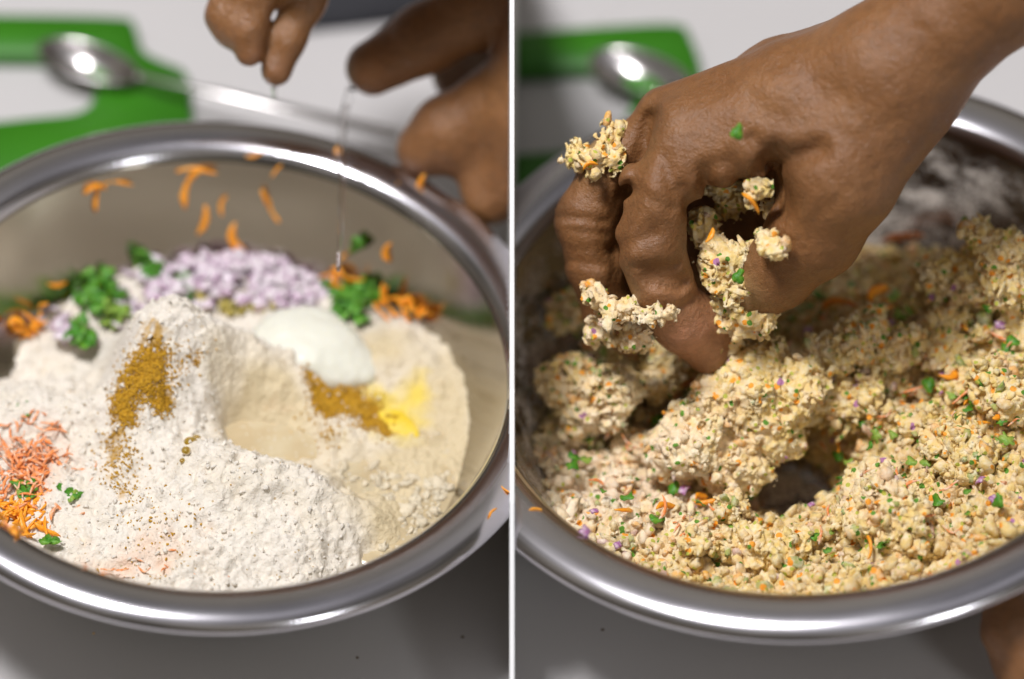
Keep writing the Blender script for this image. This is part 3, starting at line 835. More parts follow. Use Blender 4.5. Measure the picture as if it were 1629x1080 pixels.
# bits on the rim
for px, py, z, lab in ((783, 815, .003, 'lone carrot bit stuck on the right front rim'), (803, 778, .003, 'carrot sliver on the rim next to the white board')):
    p = Pz('L', px, py, z)
    o = add('carrot_shred', SH[1], 'L', local=Matrix.Translation(p) @ Matrix.Rotation(rad(60 if px < 800 else 130), 4, 'Z') @ Matrix.Scale(.6, 4)); props(o, lab, 'carrot')

# ------------------------------------------------------------------ right bowl: crumbly dough
def zR(X, Y):
    b = content('R', X, Y)
    n = fbm(X, Y, 0 * X, 45, 3, 61) * 0.0065
    wx = X + .003 * fbm(X, Y, 0 * X, 160, 2, 71); wy = Y + .003 * fbm(X, Y, 0 * X, 160, 2, 72)
    n += (.42 - np.abs(fbm(wx, wy, 0 * X, 120, 3, 65, .55))) * 0.011 + fbm(wx, wy, 0 * X, 380, 3, 66, .6) * 0.0030
    bare = blobw(X, Y, 'R', 1268, 778, 56, -.084, 30) * 1.5
    return b + n - 0.0045 - bare * 0.02
def doughcol(X, Y, n):
    """crumb colour by where it lies: rosy floury at the left front, yellower towards the back"""
    base = np.array([0.84, 0.62, 0.25]); floury = np.array([0.92, 0.75, 0.55]); yel = np.array([0.76, 0.53, 0.07])
    fl = np.clip(blobw(X, Y, 'R', 980, 780, 170, -.045, 110) * 1.2 + blobw(X, Y, 'R', 1400, 800, 60, -.04, 60) * .6 + 0.3 * n, 0, 1)[..., None]
    ye = np.clip(0.25 + 0.6 * n, 0, .8)[..., None]
    c = base * (1 - ye) + yel * ye
    return c * (1 - fl) + floury * fl
def tinted(c):
    u = rng.random(len(c))
    c = c.copy()
    k = u < .08; c[k] = c[k] * .3 + np.array([.62, .26, .03])
    k = (u > .08) & (u < .13); c[k] = c[k] * .25 + np.array([.10, .24, .03])
    k = (u > .13) & (u < .22); c[k] = c[k] * .6 + np.array([.36, .24, .16])
    k = (u > .22) & (u < .245); c[k] = c[k] * .4 + np.array([.24, .12, .20])
    return c
def cR(X, Y, Z): return doughcol(X, Y, fbm(X, Y, 0 * X, 120, 3, 91)) * 0.9
o = surface('R', 0.0008, zR, cR, 'crumbly_dough', 'dough')
props(o, 'bed of crumbly vegetable dough filling the right bowl', 'dough')
n = 7000
x = rng.uniform(-.15, .15, n); y = rng.uniform(-.15, .14, n)
z = zR(x, y); r = np.hypot(x, y); wl = zin('R', r)
k = (r < .143) & (z > wl - 0.0005); x, y, z = x[k], y[k], z[k]
k2 = blobw(x, y, 'R', 1268, 778, 50, -.084, 26) < 0.35; x, y, z = x[k2], y[k2], z[k2]
S = 0.0008 + 0.0032 * rng.random(len(x)) ** 2.6
cols = tinted(doughcol(x, y, rng.uniform(-1, 1, len(x))) * rng.uniform(.72, 1.14, (len(x), 1)))
P = np.stack([x, y, z + S * 0.1 + rng.random(len(x)) * 0.0006], -1)
V, Fc, C = scatter(P, S, FLAKES, cols)
o = add('dough_crumbs', mkmesh('dough_crumbs', V, Fc, 'dough', True, C), 'R')
props(o, 'countless small crumbs of vegetable dough over the right bowl', 'dough', kind='stuff')

# big clumps: (list of (px,py,z,radius px)), label
CLUMPS = [([(915, 605, -.034, 50), (965, 625, -.032, 52), (930, 655, -.040, 46), (985, 600, -.040, 34)], 'squarish herb flecked dough clump at the far left against the bowl wall'),
          ([(1200, 605, -.020, 66), (1150, 625, -.024, 52), (1255, 620, -.026, 54), (1210, 665, -.034, 60), (1240, 690, -.042, 44)], 'largest wet yellow dough clump in the middle under the fingers'),
          ([(1110, 700, -.034, 62), (1080, 720, -.042, 50), (1150, 735, -.042, 52), (1190, 745, -.046, 40)], 'rounded pale dough clump in front of the wet middle one'),
          ([(1050, 590, -.040, 50), (1015, 580, -.044, 44), (1070, 560, -.044, 40)], 'brownish dough clump just under the index fingertip'),
          ([(1360, 545, -.020, 38), (1320, 560, -.022, 34), (1395, 525, -.022, 30)], 'elongated pale dough clump right of the thumb'),
          ([(1330, 635, -.038, 42), (1370, 645, -.040, 38), (1310, 650, -.044, 30)], 'floury dough lump right of the wet middle clump'),
          ([(1405, 790, -.028, 36), (1435, 820, -.028, 40), (1450, 850, -.032, 34), (1380, 830, -.034, 30)], 'long floury lump near the front rim of the right bowl'),
          ([(1560, 375, .004, 32), (1590, 400, .002, 38), (1560, 430, -.010, 40), (1600, 460, -.010, 40)], 'tall dough clump piled against the far right wall'),
          ([(1500, 440, -.016, 36), (1530, 460, -.018, 32)], 'small dough lump left of the tall right one'),
          ([(1400, 560, -.026, 30), (1440, 545, -.028, 32)], 'dough lump with carrot scrap in the right half'),
          ([(1510, 700, -.026, 40), (1545, 720, -.026, 34)], 'pale dough lump in the middle of the right half'),
          ([(1590, 600, -.020, 42), (1610, 640, -.022, 36)], 'dough lump at the right edge of the frame'),
          ([(905, 500, -.036, 30), (930, 480, -.036, 26)], 'pale dough lump at the left wall under the hanging fingers'),
          ([(1120, 860, -.034, 26), (1160, 815, -.040, 24)], 'small dough lump by the bare steel near the front')]
def clump(parts, label, seed, s='R', name='dough_clump', cat='dough clump', loc=Pz, nb=260):
    C = [(loc(s, a, b, z), r / PXM) for a, b, z, r in parts]
    lo = np.min([c - r * 1.5 for c, r in C], 0); hi = np.max([c + r * 1.5 for c, r in C], 0)
    def fn(X, Y, Z):
        d = None
        for c, r in C:
            q = np.sqrt((X - c[0]) ** 2 + (Y - c[1]) ** 2 + ((Z - c[2]) / .85) ** 2) - r
            d = q if d is None else smin(d, q, .004)
        wx = X + .004 * fbm(X, Y, Z, 130, 2, seed + 2); wy = Y + .004 * fbm(X, Y, Z, 130, 2, seed + 3)
        rd = np.abs(fbm(wx * 1.6, wy, Z * 1.3, 150, 3, seed + 7))
        return d + fbm(X, Y, Z, 70, 3, seed) * .0080 + (rd - .15) * .0075 + fbm(wx, wy, Z * 1.8, 330, 3, seed + 5, .6) * .0036
    v, q = sdf_mesh(fn, lo, hi, max(0.0007, (hi - lo).max() / 95))
    nn = fbm(v[:, 0], v[:, 1], v[:, 2], 90, 3, seed + 9)
    c = doughcol(v[:, 0], v[:, 1], nn)
    # crumbs clinging to the outside belong to the clump
    k = rng.integers(0, len(v), nb); S = 0.0008 + 0.0026 * rng.random(nb) ** 2.5
    V2, F2, C2 = scatter(v[k], S, FLAKES, tinted(c[k] * rng.uniform(.85, 1.12, (nb, 1))))
    q3 = np.concatenate([q[:, [0, 1, 2]], q[:, [0, 2, 3]], F2 + len(v)])
    me = mkmesh(name, np.concatenate([v, V2]), q3, 'dough', True, np.concatenate([c, C2]))
    o = add(name, me, s); props(o, label, cat)
    return o
for i, (parts, lab) in enumerate(CLUMPS):
    clump(parts, lab, 200 + 11 * i)

k_ = 0
while k_ < 60:
    px, py = random.uniform(890, 1615), random.uniform(430, 890)
    if abs(px - 1268) < 95 and abs(py - 720) < 110: continue
    if (px - 1287) ** 2 / 470 ** 2 + (py - 500) ** 2 / 385 ** 2 > 1 or (px < 1330 and py < 640): continue
    p, _ = hit('R', px, py); rr = random.uniform(12, 34)
    clump([(px, py, p[2] + .003, rr), (px + random.uniform(-1, 1) * rr, py + random.uniform(-.6, .6) * rr, p[2] + .001, rr * .8)],
          'small torn dough lump among the crumbs at the ' + ('front ' if py > 720 else 'middle ' if py > 590 else 'back ') + ('left' if px < 1130 else 'centre' if px < 1380 else 'right'), 1500 + k_ * 7, nb=26)['group'] = 'small dough lumps at the ' + ('front ' if py > 720 else 'middle ' if py > 590 else 'back ') + ('left' if px < 1130 else 'centre' if px < 1380 else 'right')
    k_ += 1

# shreds, leaves and onion in the dough
def zone(px, py):
    return '%s %s' % ('front' if py > 720 else 'middle' if py > 590 else 'back', 'left' if px < 1130 else 'centre' if px < 1380 else 'right')
def onR(name, me, px, py, lab, cat, g=None, spin=None, tilt=0., lift=.004, scl=1.):
    return put(name, me, 'R', px, py, lab, cat, g, spin, tilt, lift, scl)
onR('carrot_shred', shred_mesh(91, .024, .0026, .002, .9), 1525, 522, 'longest curved carrot strand on the right side of the dough', 'carrot', spin=rad(-38), lift=.007)
onR('carrot_shred', shred_mesh(92, .022, .0026, .002, .5, 'floured_carrot'), 1470, 582, 'long pale carrot strand left of the curved one', 'carrot', spin=rad(-25), lift=.006)
onR('carrot_shred', SH[6], 1404, 505, 'bright orange carrot chunk at the right end of the elongated clump', 'carrot', spin=rad(50), lift=.016, scl=1.6)
onR('carrot_shred', SH[7], 1542, 650, 'short bright carrot stick beside purple onion', 'carrot', spin=rad(80), lift=.006, scl=1.0)
onR('carrot_shred', shred_mesh(93, .016, .003, .002, .3), 1155, 632, 'upright bright carrot strand on the wet middle clump', 'carrot', spin=rad(95), lift=.034)
onR('carrot_shred', SH[6], 1108, 637, 'orange carrot bit at the left of the wet middle clump', 'carrot', spin=rad(40), lift=.018, scl=1.3)
onR('carrot_shred', SH[7], 1190, 618, 'orange carrot bit on top of the wet middle clump', 'carrot', spin=rad(10), lift=.034, scl=1.0)
onR('carrot_shred', shred_mesh(94, .022, .004, .003, .3, 'floured_carrot'), 1455, 366, 'blurred pink carrot strand behind the wrist on the dough', 'carrot', spin=rad(-5), lift=.02)
onR('carrot_shred', SH[6], 1110, 805, 'orange carrot cube near the front of the pale clump', 'carrot', lift=.005, scl=.9)
for i in range(150):
    px, py = random.uniform(880, 1620), random.uniform(470, 900)
    if abs(px - 1268) < 60 and abs(py - 765) < 50: continue
    if (px - 1287) ** 2 / 520 ** 2 + (py - 500) ** 2 / 400 ** 2 > 1: continue
    pale = i % 3 != 0; tone = 'pale floury' if pale else 'bright orange'
    onR('carrot_shred', random.choice(SHF if pale else SH), px, py, tone + ' carrot shred in the ' + zone(px, py) + ' of the crumbly dough', 'carrot', tone + ' carrot shreds, dough ' + zone(px, py), tilt=random.uniform(-.6, .6), lift=random.uniform(.004, .012), scl=random.uniform(.6, 1.4))
for i in range(200):
    px, py = random.uniform(880, 1620), random.uniform(450, 900)
    if abs(px - 1268) < 60 and abs(py - 765) < 50: continue
    if (px - 1287) ** 2 / 520 ** 2 + (py - 500) ** 2 / 400 ** 2 > 1: continue
    pale = i % 3 == 0; tone = 'pale green' if pale else 'dark green'
    onR('herb_leaf', random.choice(LP if pale else LF), px, py, tone + ' herb scrap in the ' + zone(px, py) + ' of the crumbly dough', 'herb', tone + ' herb scraps, dough ' + zone(px, py), tilt=random.uniform(-.8, .8), lift=random.uniform(.003, .010), scl=random.uniform(.35, .75))
for i in range(40):
    px, py = random.uniform(900, 1620), random.uniform(520, 880)
    if abs(px - 1268) < 60 and abs(py - 765) < 50: continue
    onR('onion_piece', random.choice(OND), px, py, 'bit of purple onion in the ' + zone(px, py) + ' of the crumbly dough', 'onion', 'onion bits, dough ' + zone(px, py), tilt=random.uniform(-.8, .8), lift=random.uniform(.003, .007), scl=random.uniform(.35, .8))
p = Pz('R', 852, 810, .003)
o = add('carrot_shred', SH[1], 'R', local=Matrix.Translation(p) @ Matrix.Scale(.5, 4)); props(o, 'tiny carrot bit on the left front rim of the right bowl', 'carrot')

# ------------------------------------------------------------------ hands
def build_hand(s, name, chains, m, parent, lo_pad=.004, vox=.0016, kk=.012, folds=(), ks=None, inner=.006, tints=()):
    allp = [(Pc(s, p[0], p[1], p[2]), p[3] / PXM) for c in chains for p in c]
    lo = np.min([c - r for c, r in allp], 0) - lo_pad; hi = np.max([c + r for c, r in allp], 0) + lo_pad
    ks = ks or [kk] * len(chains)
    def fn(X, Y, Z):
        d = None
        for c, k in zip(chains, ks):
            q = chain(X, Y, Z, s, c, inner)
            d = q if d is None else smin(d, q, k)
        for (a, b, r, dep) in folds:      # creases: shallow grooves between two points
            A = Pc(s, *a); B_ = Pc(s, *b)
            vz = FR[s]['Bi'][:3, 2]; ds = (X - A[0]) * vz[0] + (Y - A[1]) * vz[1] + (Z - A[2]) * vz[2]
            B_ = B_ - vz * float((B_ - A) @ vz)
            g = cone_sd(X - ds * vz[0], Y - ds * vz[1], Z - ds * vz[2], A, B_, 0, 0)
            g = g + np.clip(np.abs(ds) - .035, 0, 1)
            d = d + 1.4 * dep * np.exp(-(g / r) ** 2)
        return d + fbm(X, Y, Z, 60, 3, 400) * .0007
    v, q = sdf_mesh(fn, lo, hi, vox)
    c = np.repeat(np.array([[0.215, 0.093, 0.032]]), len(v), 0)
    for (pt, r, cc) in tints:
        w = np.exp(-(np.linalg.norm(v - Pc(s, *pt), axis=1) / (r / PXM)) ** 2)[:, None]
        c = c * (1 - w) + np.array(cc) * w
    me = mkmesh(name, v, q, m, True, c)
    clip(me, s)
    if parent is not None:
        return add(name, me, s, parent, Matrix.Translation((0, 0, 0)))
    return add(name, me, s)

pr = empty('person', 'R')
props(pr, 'person whose brown hand kneads the crumbly dough in the right bowl', 'person')
HAND = [
    # forearm and wrist
    [(1900, -260, .11, 130), (1760, -150, .085, 120), (1600, -40, .072, 104), (1490, 50, .060, 96), (1420, 105, .052, 104)],
    # back of the hand: four metacarpals fanned out
    [(1440, 90, .050, 90), (1270, 165, .042, 72), (1090, 218, .028, 56)],
    [(1440, 80, .042, 82), (1250, 132, .032, 62), (1062, 186, .012, 50)],
    [(1430, 80, .028, 80), (1240, 130, .008, 66), (1045, 215, -.014, 44)],
    # index finger
    [(1095, 215, .026, 60), (1045, 305, .028, 60), (1028, 390, .022, 58), (1045, 440, .016, 50), (1085, 510, .000, 46), (1125, 562, -.012, 33)],
    # middle and ring finger behind
    [(1065, 200, .006, 50), (975, 265, .000, 46), (932, 350, -.006, 46), (945, 420, -.012, 42), (965, 500, -.024, 36), (1000, 540, -.034, 28)],
    [(1045, 215, -.014, 42), (985, 300, -.026, 40), (955, 420, -.036, 36), (1000, 520, -.046, 30)],
    # thumb: ball, then bent towards the dough
    [(1420, 150, .050, 96), (1338, 285, .046, 86), (1296, 368, .030, 72), (1238, 432, .014, 56), (1178, 490, -.006, 44)],
    [(1335, 225, .052, 62), (1210, 240, .042, 44), (1115, 258, .034, 46)],
    # hollow of the palm and the little finger behind it
    [(1330, 240, .015, 80), (1190, 310, -.030, 74), (1130, 400, -.040, 62), (1160, 500, -.052, 52)],
    [(1190, 310, -.030, 60), (1060, 300, -.030, 50), (1050, 420, -.040, 46)],
    # web to the heel of the hand
    [(1400, 190, .034, 70), (1330, 300, .020, 60), (1270, 320, .000, 46)],
]
FOLD = [((1235, 235, .07), (1210, 265, .055), .004, .0030), ((1255, 250, .075), (1305, 235, .08), .005, .0035), ((1240, 260, .07), (1250, 330, .06), .005, .0030),
        ((1120, 268, .06), (1150, 330, .045), .0035, .0022), ((1160, 255, .06), (1205, 310, .045), .0035, .0020), ((1085, 300, .045), (1105, 360, .03), .003, .0016),
        ((1030, 438, .035), (1085, 448, .025), .0035, .0026), ((985, 395, .03), (1040, 372, .045), .003, .0012),
        ((905, 365, .01), (965, 372, .015), .002, .0008), ((1040, 180, .05), (1010, 330, .035), .004, .0014),
        ((1440, 30, .1), (1500, 110, .1), .006, .0004), ((1038, 185, .04), (1003, 300, .04), .004, .0020), ((1003, 300, .04), (978, 400, .03), .004, .0024), ((978, 400, .03), (1000, 470, .02), .004, .0020),
        ((1022, 418, .04), (1078, 420, .03), .0016, .0010), ((1050, 505, .02), (1100, 478, .02), .0022, .0010), ((890, 345, .0), (960, 352, .01), .002, .0012), ((1180, 60, .07), (1330, 150, .07), .006, .0005), ((1120, 120, .06), (1250, 190, .06), .006, .0006),
        ((1035, 452, .038), (1082, 462, .028), .002, .0012), ((1010, 425, .04), (1070, 428, .03), .002, .0012), ((1000, 300, .04), (1065, 330, .045), .0025, .0008),
        ((1135, 262, .06), (1100, 330, .045), .0028, .0014), ((1200, 215, .075), (1232, 262, .06), .003, .0018), ((1060, 250, .05), (1075, 330, .045), .003, .0010),
        ((905, 415, .01), (960, 420, .015), .002, .0009), ((1330, 190, .1), (1400, 260, .1), .004, .0006), ((1300, 345, .07), (1350, 300, .08), .003, .0007)]
h = build_hand('R', 'hand', HAND, 'skin', pr, vox=.0013, folds=FOLD, tints=[((960, 480, .02), 42, (.40, .27, .12)), ((940, 245, .01), 34, (.40, .27, .12)), ((1175, 470, .02), 36, (.36, .24, .11)), ((1105, 540, .01), 55, (0.50, 0.235, 0.13)), ((1060, 480, .02), 42, (0.40, 0.19, 0.09)), ((1050, 200, .03), 45, (0.13, 0.058, 0.024)), ((1030, 405, .05), 26, (0.13, 0.058, 0.024)), ((895, 330, .0), 30, (0.13, 0.058, 0.024)), ((1240, 250, .06), 45, (0.13, 0.058, 0.024)), ((1180, 490, .0), 40, (0.33, 0.16, 0.08)), ((1180, 330, -.02), 90, (0.13, 0.058, 0.024))],  # darkest tints at web fold and palm hollow put shade into the skin
               ks=[.02, .012, .009, .009, .008, .006, .005, .014, .012, .016, .010, .014])
h['label'] = 'hand plunged in the dough, fingers curled and dusted with crumbs'
h2 = build_hand('R', 'hand', [[(1720, 1120, .07, 70), (1650, 1050, .075, 58), (1612, 1000, .078, 46), (1606, 975, .076, 38)],
                              [(1740, 1180, .07, 70), (1690, 1090, .07, 56), (1640, 1060, .072, 46), (1615, 1040, .07, 36)]], 'skin', pr, vox=.0016, kk=.006)
h2['label'] = 'second hand steadying the front right rim, only finger ends in view'

# dough sticking to the hand: (px, py, t, radius px)
def stuck(name, s, groups, label, seed):
    V, Fc, C = [], [], []; off = 0
    for (px, py, t, r, n) in groups:
        c = Pc(s, px, py, t); R_ = r / PXM
        P = c + rng.normal(size=(n, 3)) * R_ * .5
        S = R_ * (.16 + .30 * rng.random(n) ** 1.5)
        cols = np.array([.74, .62, .36]) * rng.uniform(.8, 1.12, (n, 1)) + np.array([0, 0, 1]) * rng.uniform(-.1, .1, (n, 1))
        v, f, cc = scatter(P, S, LUMPS3, np.clip(cols, .05, .9)); V.append(v); Fc.append(f + off); C.append(cc); off += len(v)
    o = add(name, mkmesh(name, np.concatenate(V), np.concatenate(Fc), 'dough', True, np.concatenate(C)), s)
    props(o, label, 'dough')
SD = dict(name='sticking_dough', cat='dough', loc=Pc)
clump([(972, 222, .011, 24), (950, 232, .011, 26), (920, 250, .008, 23), (940, 262, .013, 24), (980, 258, .015, 20), (990, 205, .010, 18)], 'pale dough flakes stuck on the knuckles of the left fingers', 901, nb=60, **SD)
clump([(1118, 350, .006, 26), (1150, 400, .014, 28), (1165, 450, .016, 30), (1200, 400, .014, 20), (1130, 420, .01, 24), (1190, 500, .006, 34), (1150, 500, -.002, 36), (1130, 540, -.01, 36)], 'herb flecked dough clinging inside the palm between finger and thumb', 902, nb=160, **SD)
clump([(1222, 392, .044, 12), (1236, 398, .05, 10), (1214, 378, .042, 9)], 'small pale flake stuck on the inner side of the thumb', 906, nb=14, **SD)
clump([(950, 470, .012, 22), (985, 492, .016, 20), (1030, 502, .028, 14), (1062, 498, .034, 9), (955, 515, -.005, 28), (1010, 530, 0, 30)], 'yellowish dough ring caked around the lower finger joints', 903, nb=90, **SD)
clump([(1212, 305, .050, 11), (1196, 318, .046, 8)], 'little dough lump at the fold under the knuckles', 904, nb=14, **SD)
clump([(1180, 305, .0, 18), (1160, 325, .0, 18), (1225, 340, .02, 13), (1140, 300, .0, 14)], 'shaded dough scraps under the arch of the palm', 907, nb=40, **SD)
clump([(1158, 480, .03, 13), (1168, 462, .032, 9)], 'pale crumb on the dough between index tip and thumb', 905, nb=12, **SD)
for (px, py, t, sp, me_, lab, nm, cat) in [(1196, 322, .055, -50, shred_mesh(95, .013, .003, .002, .4), 'orange carrot strand hanging from the fold of the palm', 'carrot_shred', 'carrot'),
        (1173, 210, .075, 70, LF[1], 'green herb scrap on the back of the kneading hand', 'herb_leaf', 'herb'),
        (1175, 440, .034, 70, LF[2], 'bright green herb scrap in the dough stuck to the palm', 'herb_leaf', 'herb'),
        (938, 262, .021, 20, SH[6], 'orange carrot bit in the dough on the left knuckles', 'carrot_shred', 'carrot'),
        (1352, 375, .02, 60, shred_mesh(96, .014, .002, .0016, .3), 'thin carrot strand under the edge of the thumb', 'carrot_shred', 'carrot'),
        (1130, 375, .04, 60, SH[7], 'carrot bit in the palm dough by the index finger', 'carrot_shred', 'carrot')]:
    B3 = Matrix(FR['R']['B'].tolist()).to_3x3().inverted().to_4x4()
    o = add(nm, me_, 'R', local=Matrix.Translation(Pc('R', px, py, t)) @ B3 @ Matrix.Rotation(rad(sp), 4, 'Z') @ Matrix.Scale(.9 if cat == 'carrot' else .7, 4))
    props(o, lab, cat)

# left: hands rinsing above the bowl
pl = empty('person', 'L')
props(pl, 'person whose wet brown hands drip water over the flour bowl', 'person')
h = build_hand('L', 'hand', [
    [(950, -270, .03, 120), (540, -185, .0, 105), (430, -150, -.02, 95)],  # forearm out of view, added above to shade the fingers
    [(520, -190, -.05, 120), (450, -90, -.045, 90)],
    [(430, -100, -.045, 62), (375, -30, -.045, 36), (360, 25, -.045, 31), (368, 52, -.045, 27)],
    [(450, -90, -.04, 58), (405, -10, -.04, 34), (392, 45, -.04, 29), (396, 84, -.04, 23)],
    [(500, -80, -.05, 52), (484, 0, -.05, 34), (458, 60, -.05, 28), (440, 112, -.05, 25)]],
    'wet_skin', pl, tints=[((433, 112, -.03), 30, (0.45, 0.22, 0.18)), ((396, 84, -.02), 22, (0.36, 0.12, 0.06)), ((366, 40, -.02), 24, (0.42, 0.20, 0.15))], vox=.0017, ks=[.01, .02, .006, .006, .006], kk=.004)
h['label'] = 'wet fingertips pointing down at the top of the frame'
h = build_hand('L', 'hand', [
    [(1150, -300, .01, 140), (760, -190, -.015, 112), (640, -165, -.02, 80)],  # unseen forearm mass, put between lamp and fingers to darken them
    [(1050, -60, -.06, 150), (900, 40, -.07, 110), (850, 180, -.08, 90)],
    [(870, -40, -.07, 85), (760, 15, -.08, 62), (675, 62, -.085, 57), (594, 108, -.09, 47)],
    [(900, 40, -.10, 85), (800, 90, -.115, 60), (730, 120, -.125, 46)],
    [(900, 110, -.08, 80), (790, 170, -.088, 66), (712, 212, -.092, 62), (676, 236, -.094, 48)],
    [(900, 230, -.085, 70), (820, 290, -.09, 54), (780, 316, -.092, 44)]],
    'skin', pl, tints=[((575, 110, -.06), 50, (0.40, 0.15, 0.05)), ((668, 240, -.06), 40, (0.30, 0.11, 0.04))], vox=.0019, ks=[.01, .01, .004, .008, .008, .02])  # orange tint puts the light on the upper fingertip into the skin colour
h['label'] = 'dark hand reaching in from the right over the far rim'

# threads of water falling from the fingers
def tube(name, s, pts, label, cat, m='water'):
    P = catmull([Pc(s, *p[:3]) for p in pts], 8); R_ = np.interp(np.linspace(0, 1, len(P)), np.linspace(0, 1, len(pts)), [p[3] for p in pts]) / PXM
    v = []; f = []; n = 10
    for i, p in enumerate(P):
        for j in range(n):
            a = j / n * 2 * math.pi
            v.append((p[0] + math.cos(a) * R_[i], p[1] + math.sin(a) * R_[i] * 1, p[2]))
    for i in range(len(P) - 1):
        for j in range(n):
            f.append((i * n + j, i * n + (j + 1) % n, (i + 1) * n + (j + 1) % n, (i + 1) * n + j))
    f.append(tuple(range(n))); f.append(tuple(reversed(range(len(v) - n, len(v)))))
    o = add(name, mkmesh(name, v, f, m), s); props(o, label, cat); return o
tube('water_thread', 'L', [(560, 140, -.085, 8), (546, 190, -.07, 7), (544, 270, -.05, 6), (543, 350, -.03, 5), (538, 430, -.02, 3)], 'thin clear thread of water falling from the dark hand into the bowl', 'water')
tube('water_thread', 'L', [(436, 138, -.05, 5), (437, 152, -.05, 3.5), (437, 160, -.05, 1)], 'drop of water hanging from the lowest fingertip', 'water')

# ------------------------------------------------------------------ green board with slot, spoon, dark item
def slotted_board(s, outer, hole, label):
    z = TABLE + .0005
    O = catmull([*[Pz(s, a, b, z)[:2] for a, b in outer], Pz(s, *outer[0], z)[:2]], 8)[:-1]
    I = catmull([*[Pz(s, a, b, z)[:2] for a, b in hole], Pz(s, *hole[0], z)[:2]], 8)[:-1]
    def resamp(P, n):
        Q = np.vstack([P, P[:1]]); L = np.r_[0, np.cumsum(np.linalg.norm(np.diff(Q, axis=0), axis=1))]
        t = np.linspace(0, L[-1], n, endpoint=False)
        return np.stack([np.interp(t, L, Q[:, 0]), np.interp(t, L, Q[:, 1])], -1)
    n = 120; c = I.mean(0)
    def byang(P):
        P = resamp(P, 2000); a = np.arctan2(P[:, 1] - c[1], P[:, 0] - c[0]); t = np.linspace(-np.pi, np.pi, n, endpoint=False)
        o = np.argsort(a); a = a[o]; P = P[o]
        return np.stack([np.interp(t, a, P[:, 0], period=2 * np.pi), np.interp(t, a, P[:, 1], period=2 * np.pi)], -1)
    O, I = byang(O), byang(I)
    th = .008; v = []; b = .0015
    rings = [(I, z), (I, z + th - b), (I + (O - I) * .03, z + th), (I + (O - I) * .97, z + th), (O, z + th - b), (O, z)]
    for P, zz in rings: v += [(p[0], p[1], zz) for p in P]
    f = []
    for k in range(len(rings)):
        k2 = (k + 1) % len(rings)
        for i in range(n):
            j = (i + 1) % n; f.append((k * n + i, k2 * n + i, k2 * n + j, k * n + j))
    me = mkmesh('chopping_board', v, f, 'green_plastic')
    bm = bmesh.new(); bm.from_mesh(me); bmesh.ops.recalc_face_normals(bm, faces=bm.faces[:]); bm.to_mesh(me); bm.free()
    clip(me, s)
    o = add('chopping_board', me, s); props(o, label, 'chopping board')
slotted_board('L', [(-220, 40), (0, 40), (190, 44), (214, 56), (226, 95), (262, 116), (296, 132), (304, 190), (300, 262), (150, 300), (-60, 330), (-220, 340)],
              [(-160, 108), (0, 106), (95, 110), (140, 126), (152, 158), (132, 190), (60, 202), (-160, 212)],
              'green plastic chopping board with rounded slot behind the flour bowl')
slotted_board('R', [(560, 85), (820, 68), (1000, 56), (1082, 54), (1096, 66), (1114, 122), (1100, 185), (1000, 300), (860, 350), (560, 400)],
              [(600, 134), (760, 134), (930, 126), (985, 140), (1010, 172), (985, 215), (930, 250), (800, 262), (600, 275)],
              'green plastic chopping board with rounded slot behind the dough bowl')

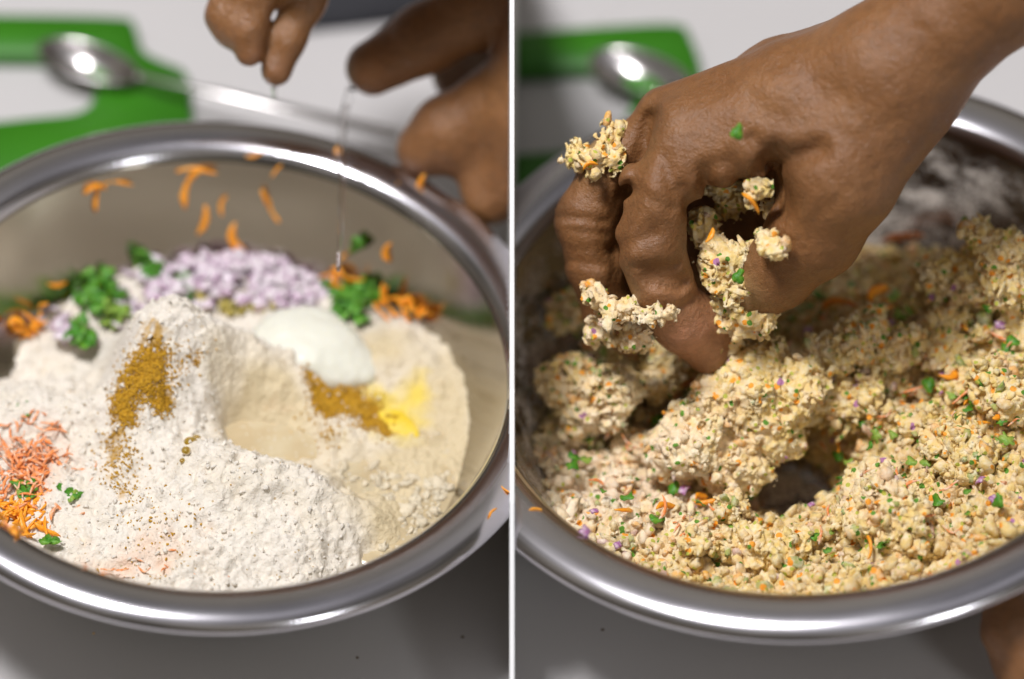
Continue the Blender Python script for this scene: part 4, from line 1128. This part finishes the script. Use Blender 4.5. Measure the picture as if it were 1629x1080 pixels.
def spoon(s, bowl, handle, label):
    """bowl: outline pixels of the spoon bowl; handle: centre line pixels"""
    t = empty('spoon', s, tuple(Pz(s, *bowl['c'], TABLE + .012)))
    props(t, label, 'spoon')
    inv = Matrix.Translation(-Vector(Pz(s, *bowl['c'], TABLE + .012)))
    zt = TABLE + .017
    c = Pz(s, *bowl['c'], zt); tip = Pz(s, *bowl['tip'], zt); neck = Pz(s, *bowl['neck'], zt)
    ax = (neck - tip)[:2]; L = np.linalg.norm(ax); ax /= L; pn = np.array([-ax[1], ax[0]]); mid = (tip + neck)[:2] / 2; w = bowl['w'] / PXM
    nr, na = 12, 40; v = []; f = []
    for lay in (0, 1):
        for i in range(nr + 1):
            k = i / nr
            for j in range(na):
                a = j / na * 2 * math.pi
                u = math.cos(a) * k; vv = math.sin(a) * k * (1 - .12 * math.cos(a))
                p = mid + ax * u * L / 2 + pn * vv * w / 2
                v.append((p[0], p[1], zt - .010 * (1 - k * k) - lay * .0012))
    N = (nr + 1) * na
    for lay in (0, 1):
        for i in range(nr):
            for j in range(na):
                q = (lay * N + i * na + j, lay * N + i * na + (j + 1) % na, lay * N + (i + 1) * na + (j + 1) % na, lay * N + (i + 1) * na + j)
                f.append(q if lay == 0 else q[::-1])
    for j in range(na): f.append((nr * na + j, nr * na + (j + 1) % na, N + nr * na + (j + 1) % na, N + nr * na + j))
    add('spoon_bowl', mkmesh('spoon_bowl', v, f, 'spoon_steel'), s, t, inv)
    P = catmull([Pz(s, a, b, zt + dz) for a, b, dz, _ in handle], 8); Wd = np.interp(np.linspace(0, 1, len(P)), np.linspace(0, 1, len(handle)), [h_[3] for h_ in handle]) / PXM / 2
    v = []; f = []
    for i, p in enumerate(P):
        d = P[min(i + 1, len(P) - 1)] - P[max(i - 1, 0)]; d /= np.linalg.norm(d); nn_ = np.array([-d[1], d[0], 0]); nn_ /= np.linalg.norm(nn_)
        for a in np.linspace(0, 2 * math.pi, 12, endpoint=False):
            v.append(p + nn_ * math.cos(a) * Wd[i] + np.array([0, 0, 1]) * math.sin(a) * .0012)
    for i in range(len(P) - 1):
        for j in range(12): f.append((i * 12 + j, i * 12 + (j + 1) % 12, (i + 1) * 12 + (j + 1) % 12, (i + 1) * 12 + j))
    f.append(tuple(range(12))); f.append(tuple(range(len(v) - 12, len(v))))
    add('spoon_handle', mkmesh('spoon_handle', v, f, 'spoon_steel'), s, t, inv)
spoon('L', dict(c=(130, 88), tip=(62, 70), neck=(222, 122), w=92), [(218, 120, 0, 16), (290, 136, .004, 14), (400, 160, .006, 18), (520, 188, .004, 24), (640, 215, 0, 28)],
      'steel spoon lying across the green board behind the flour bowl')
spoon('R', dict(c=(1010, 105), tip=(940, 88), neck=(1100, 138), w=100), [(1096, 137, 0, 16), (1170, 158, .004, 14), (1290, 190, .006, 18), (1400, 215, 0, 24)],
      'steel spoon lying on the green board behind the kneading hand')

# unidentified dark item at the back of the left table, modelled as a low fold
g = np.linspace(0, 1, 40); X, Y = np.meshgrid(g, g, indexing='ij')
a0 = Pz('L', 500, 22, TABLE); 
Xl = a0[0] + (X - .1) * .13 + .01 * Y; Yl = a0[1] + (Y - .35) * .05 + X * .03
Zl = TABLE + .004 + .012 * np.clip(np.sin(Y * 3.14), 0, 1) ** .5 * np.clip(np.sin(X * 3.14), 0, 1) ** .3 + .003 * fbm(Xl, Yl, 0 * Xl, 60, 3, 5)
idx = np.arange(1600).reshape(40, 40)
q = np.stack([idx[:-1, :-1], idx[1:, :-1], idx[1:, 1:], idx[:-1, 1:]], -1).reshape(-1, 4)
v = np.stack([Xl, Yl, Zl], -1).reshape(-1, 3)
me = mkmesh('dark_item', np.concatenate([v, v - np.array([0, 0, .003])]), np.concatenate([q, q[:, ::-1] + 1600]), 'item')
clip(me, 'L'); o = add('dark_item', me, 'L'); props(o, 'unidentified dark grey item on the table behind the hands', 'item')
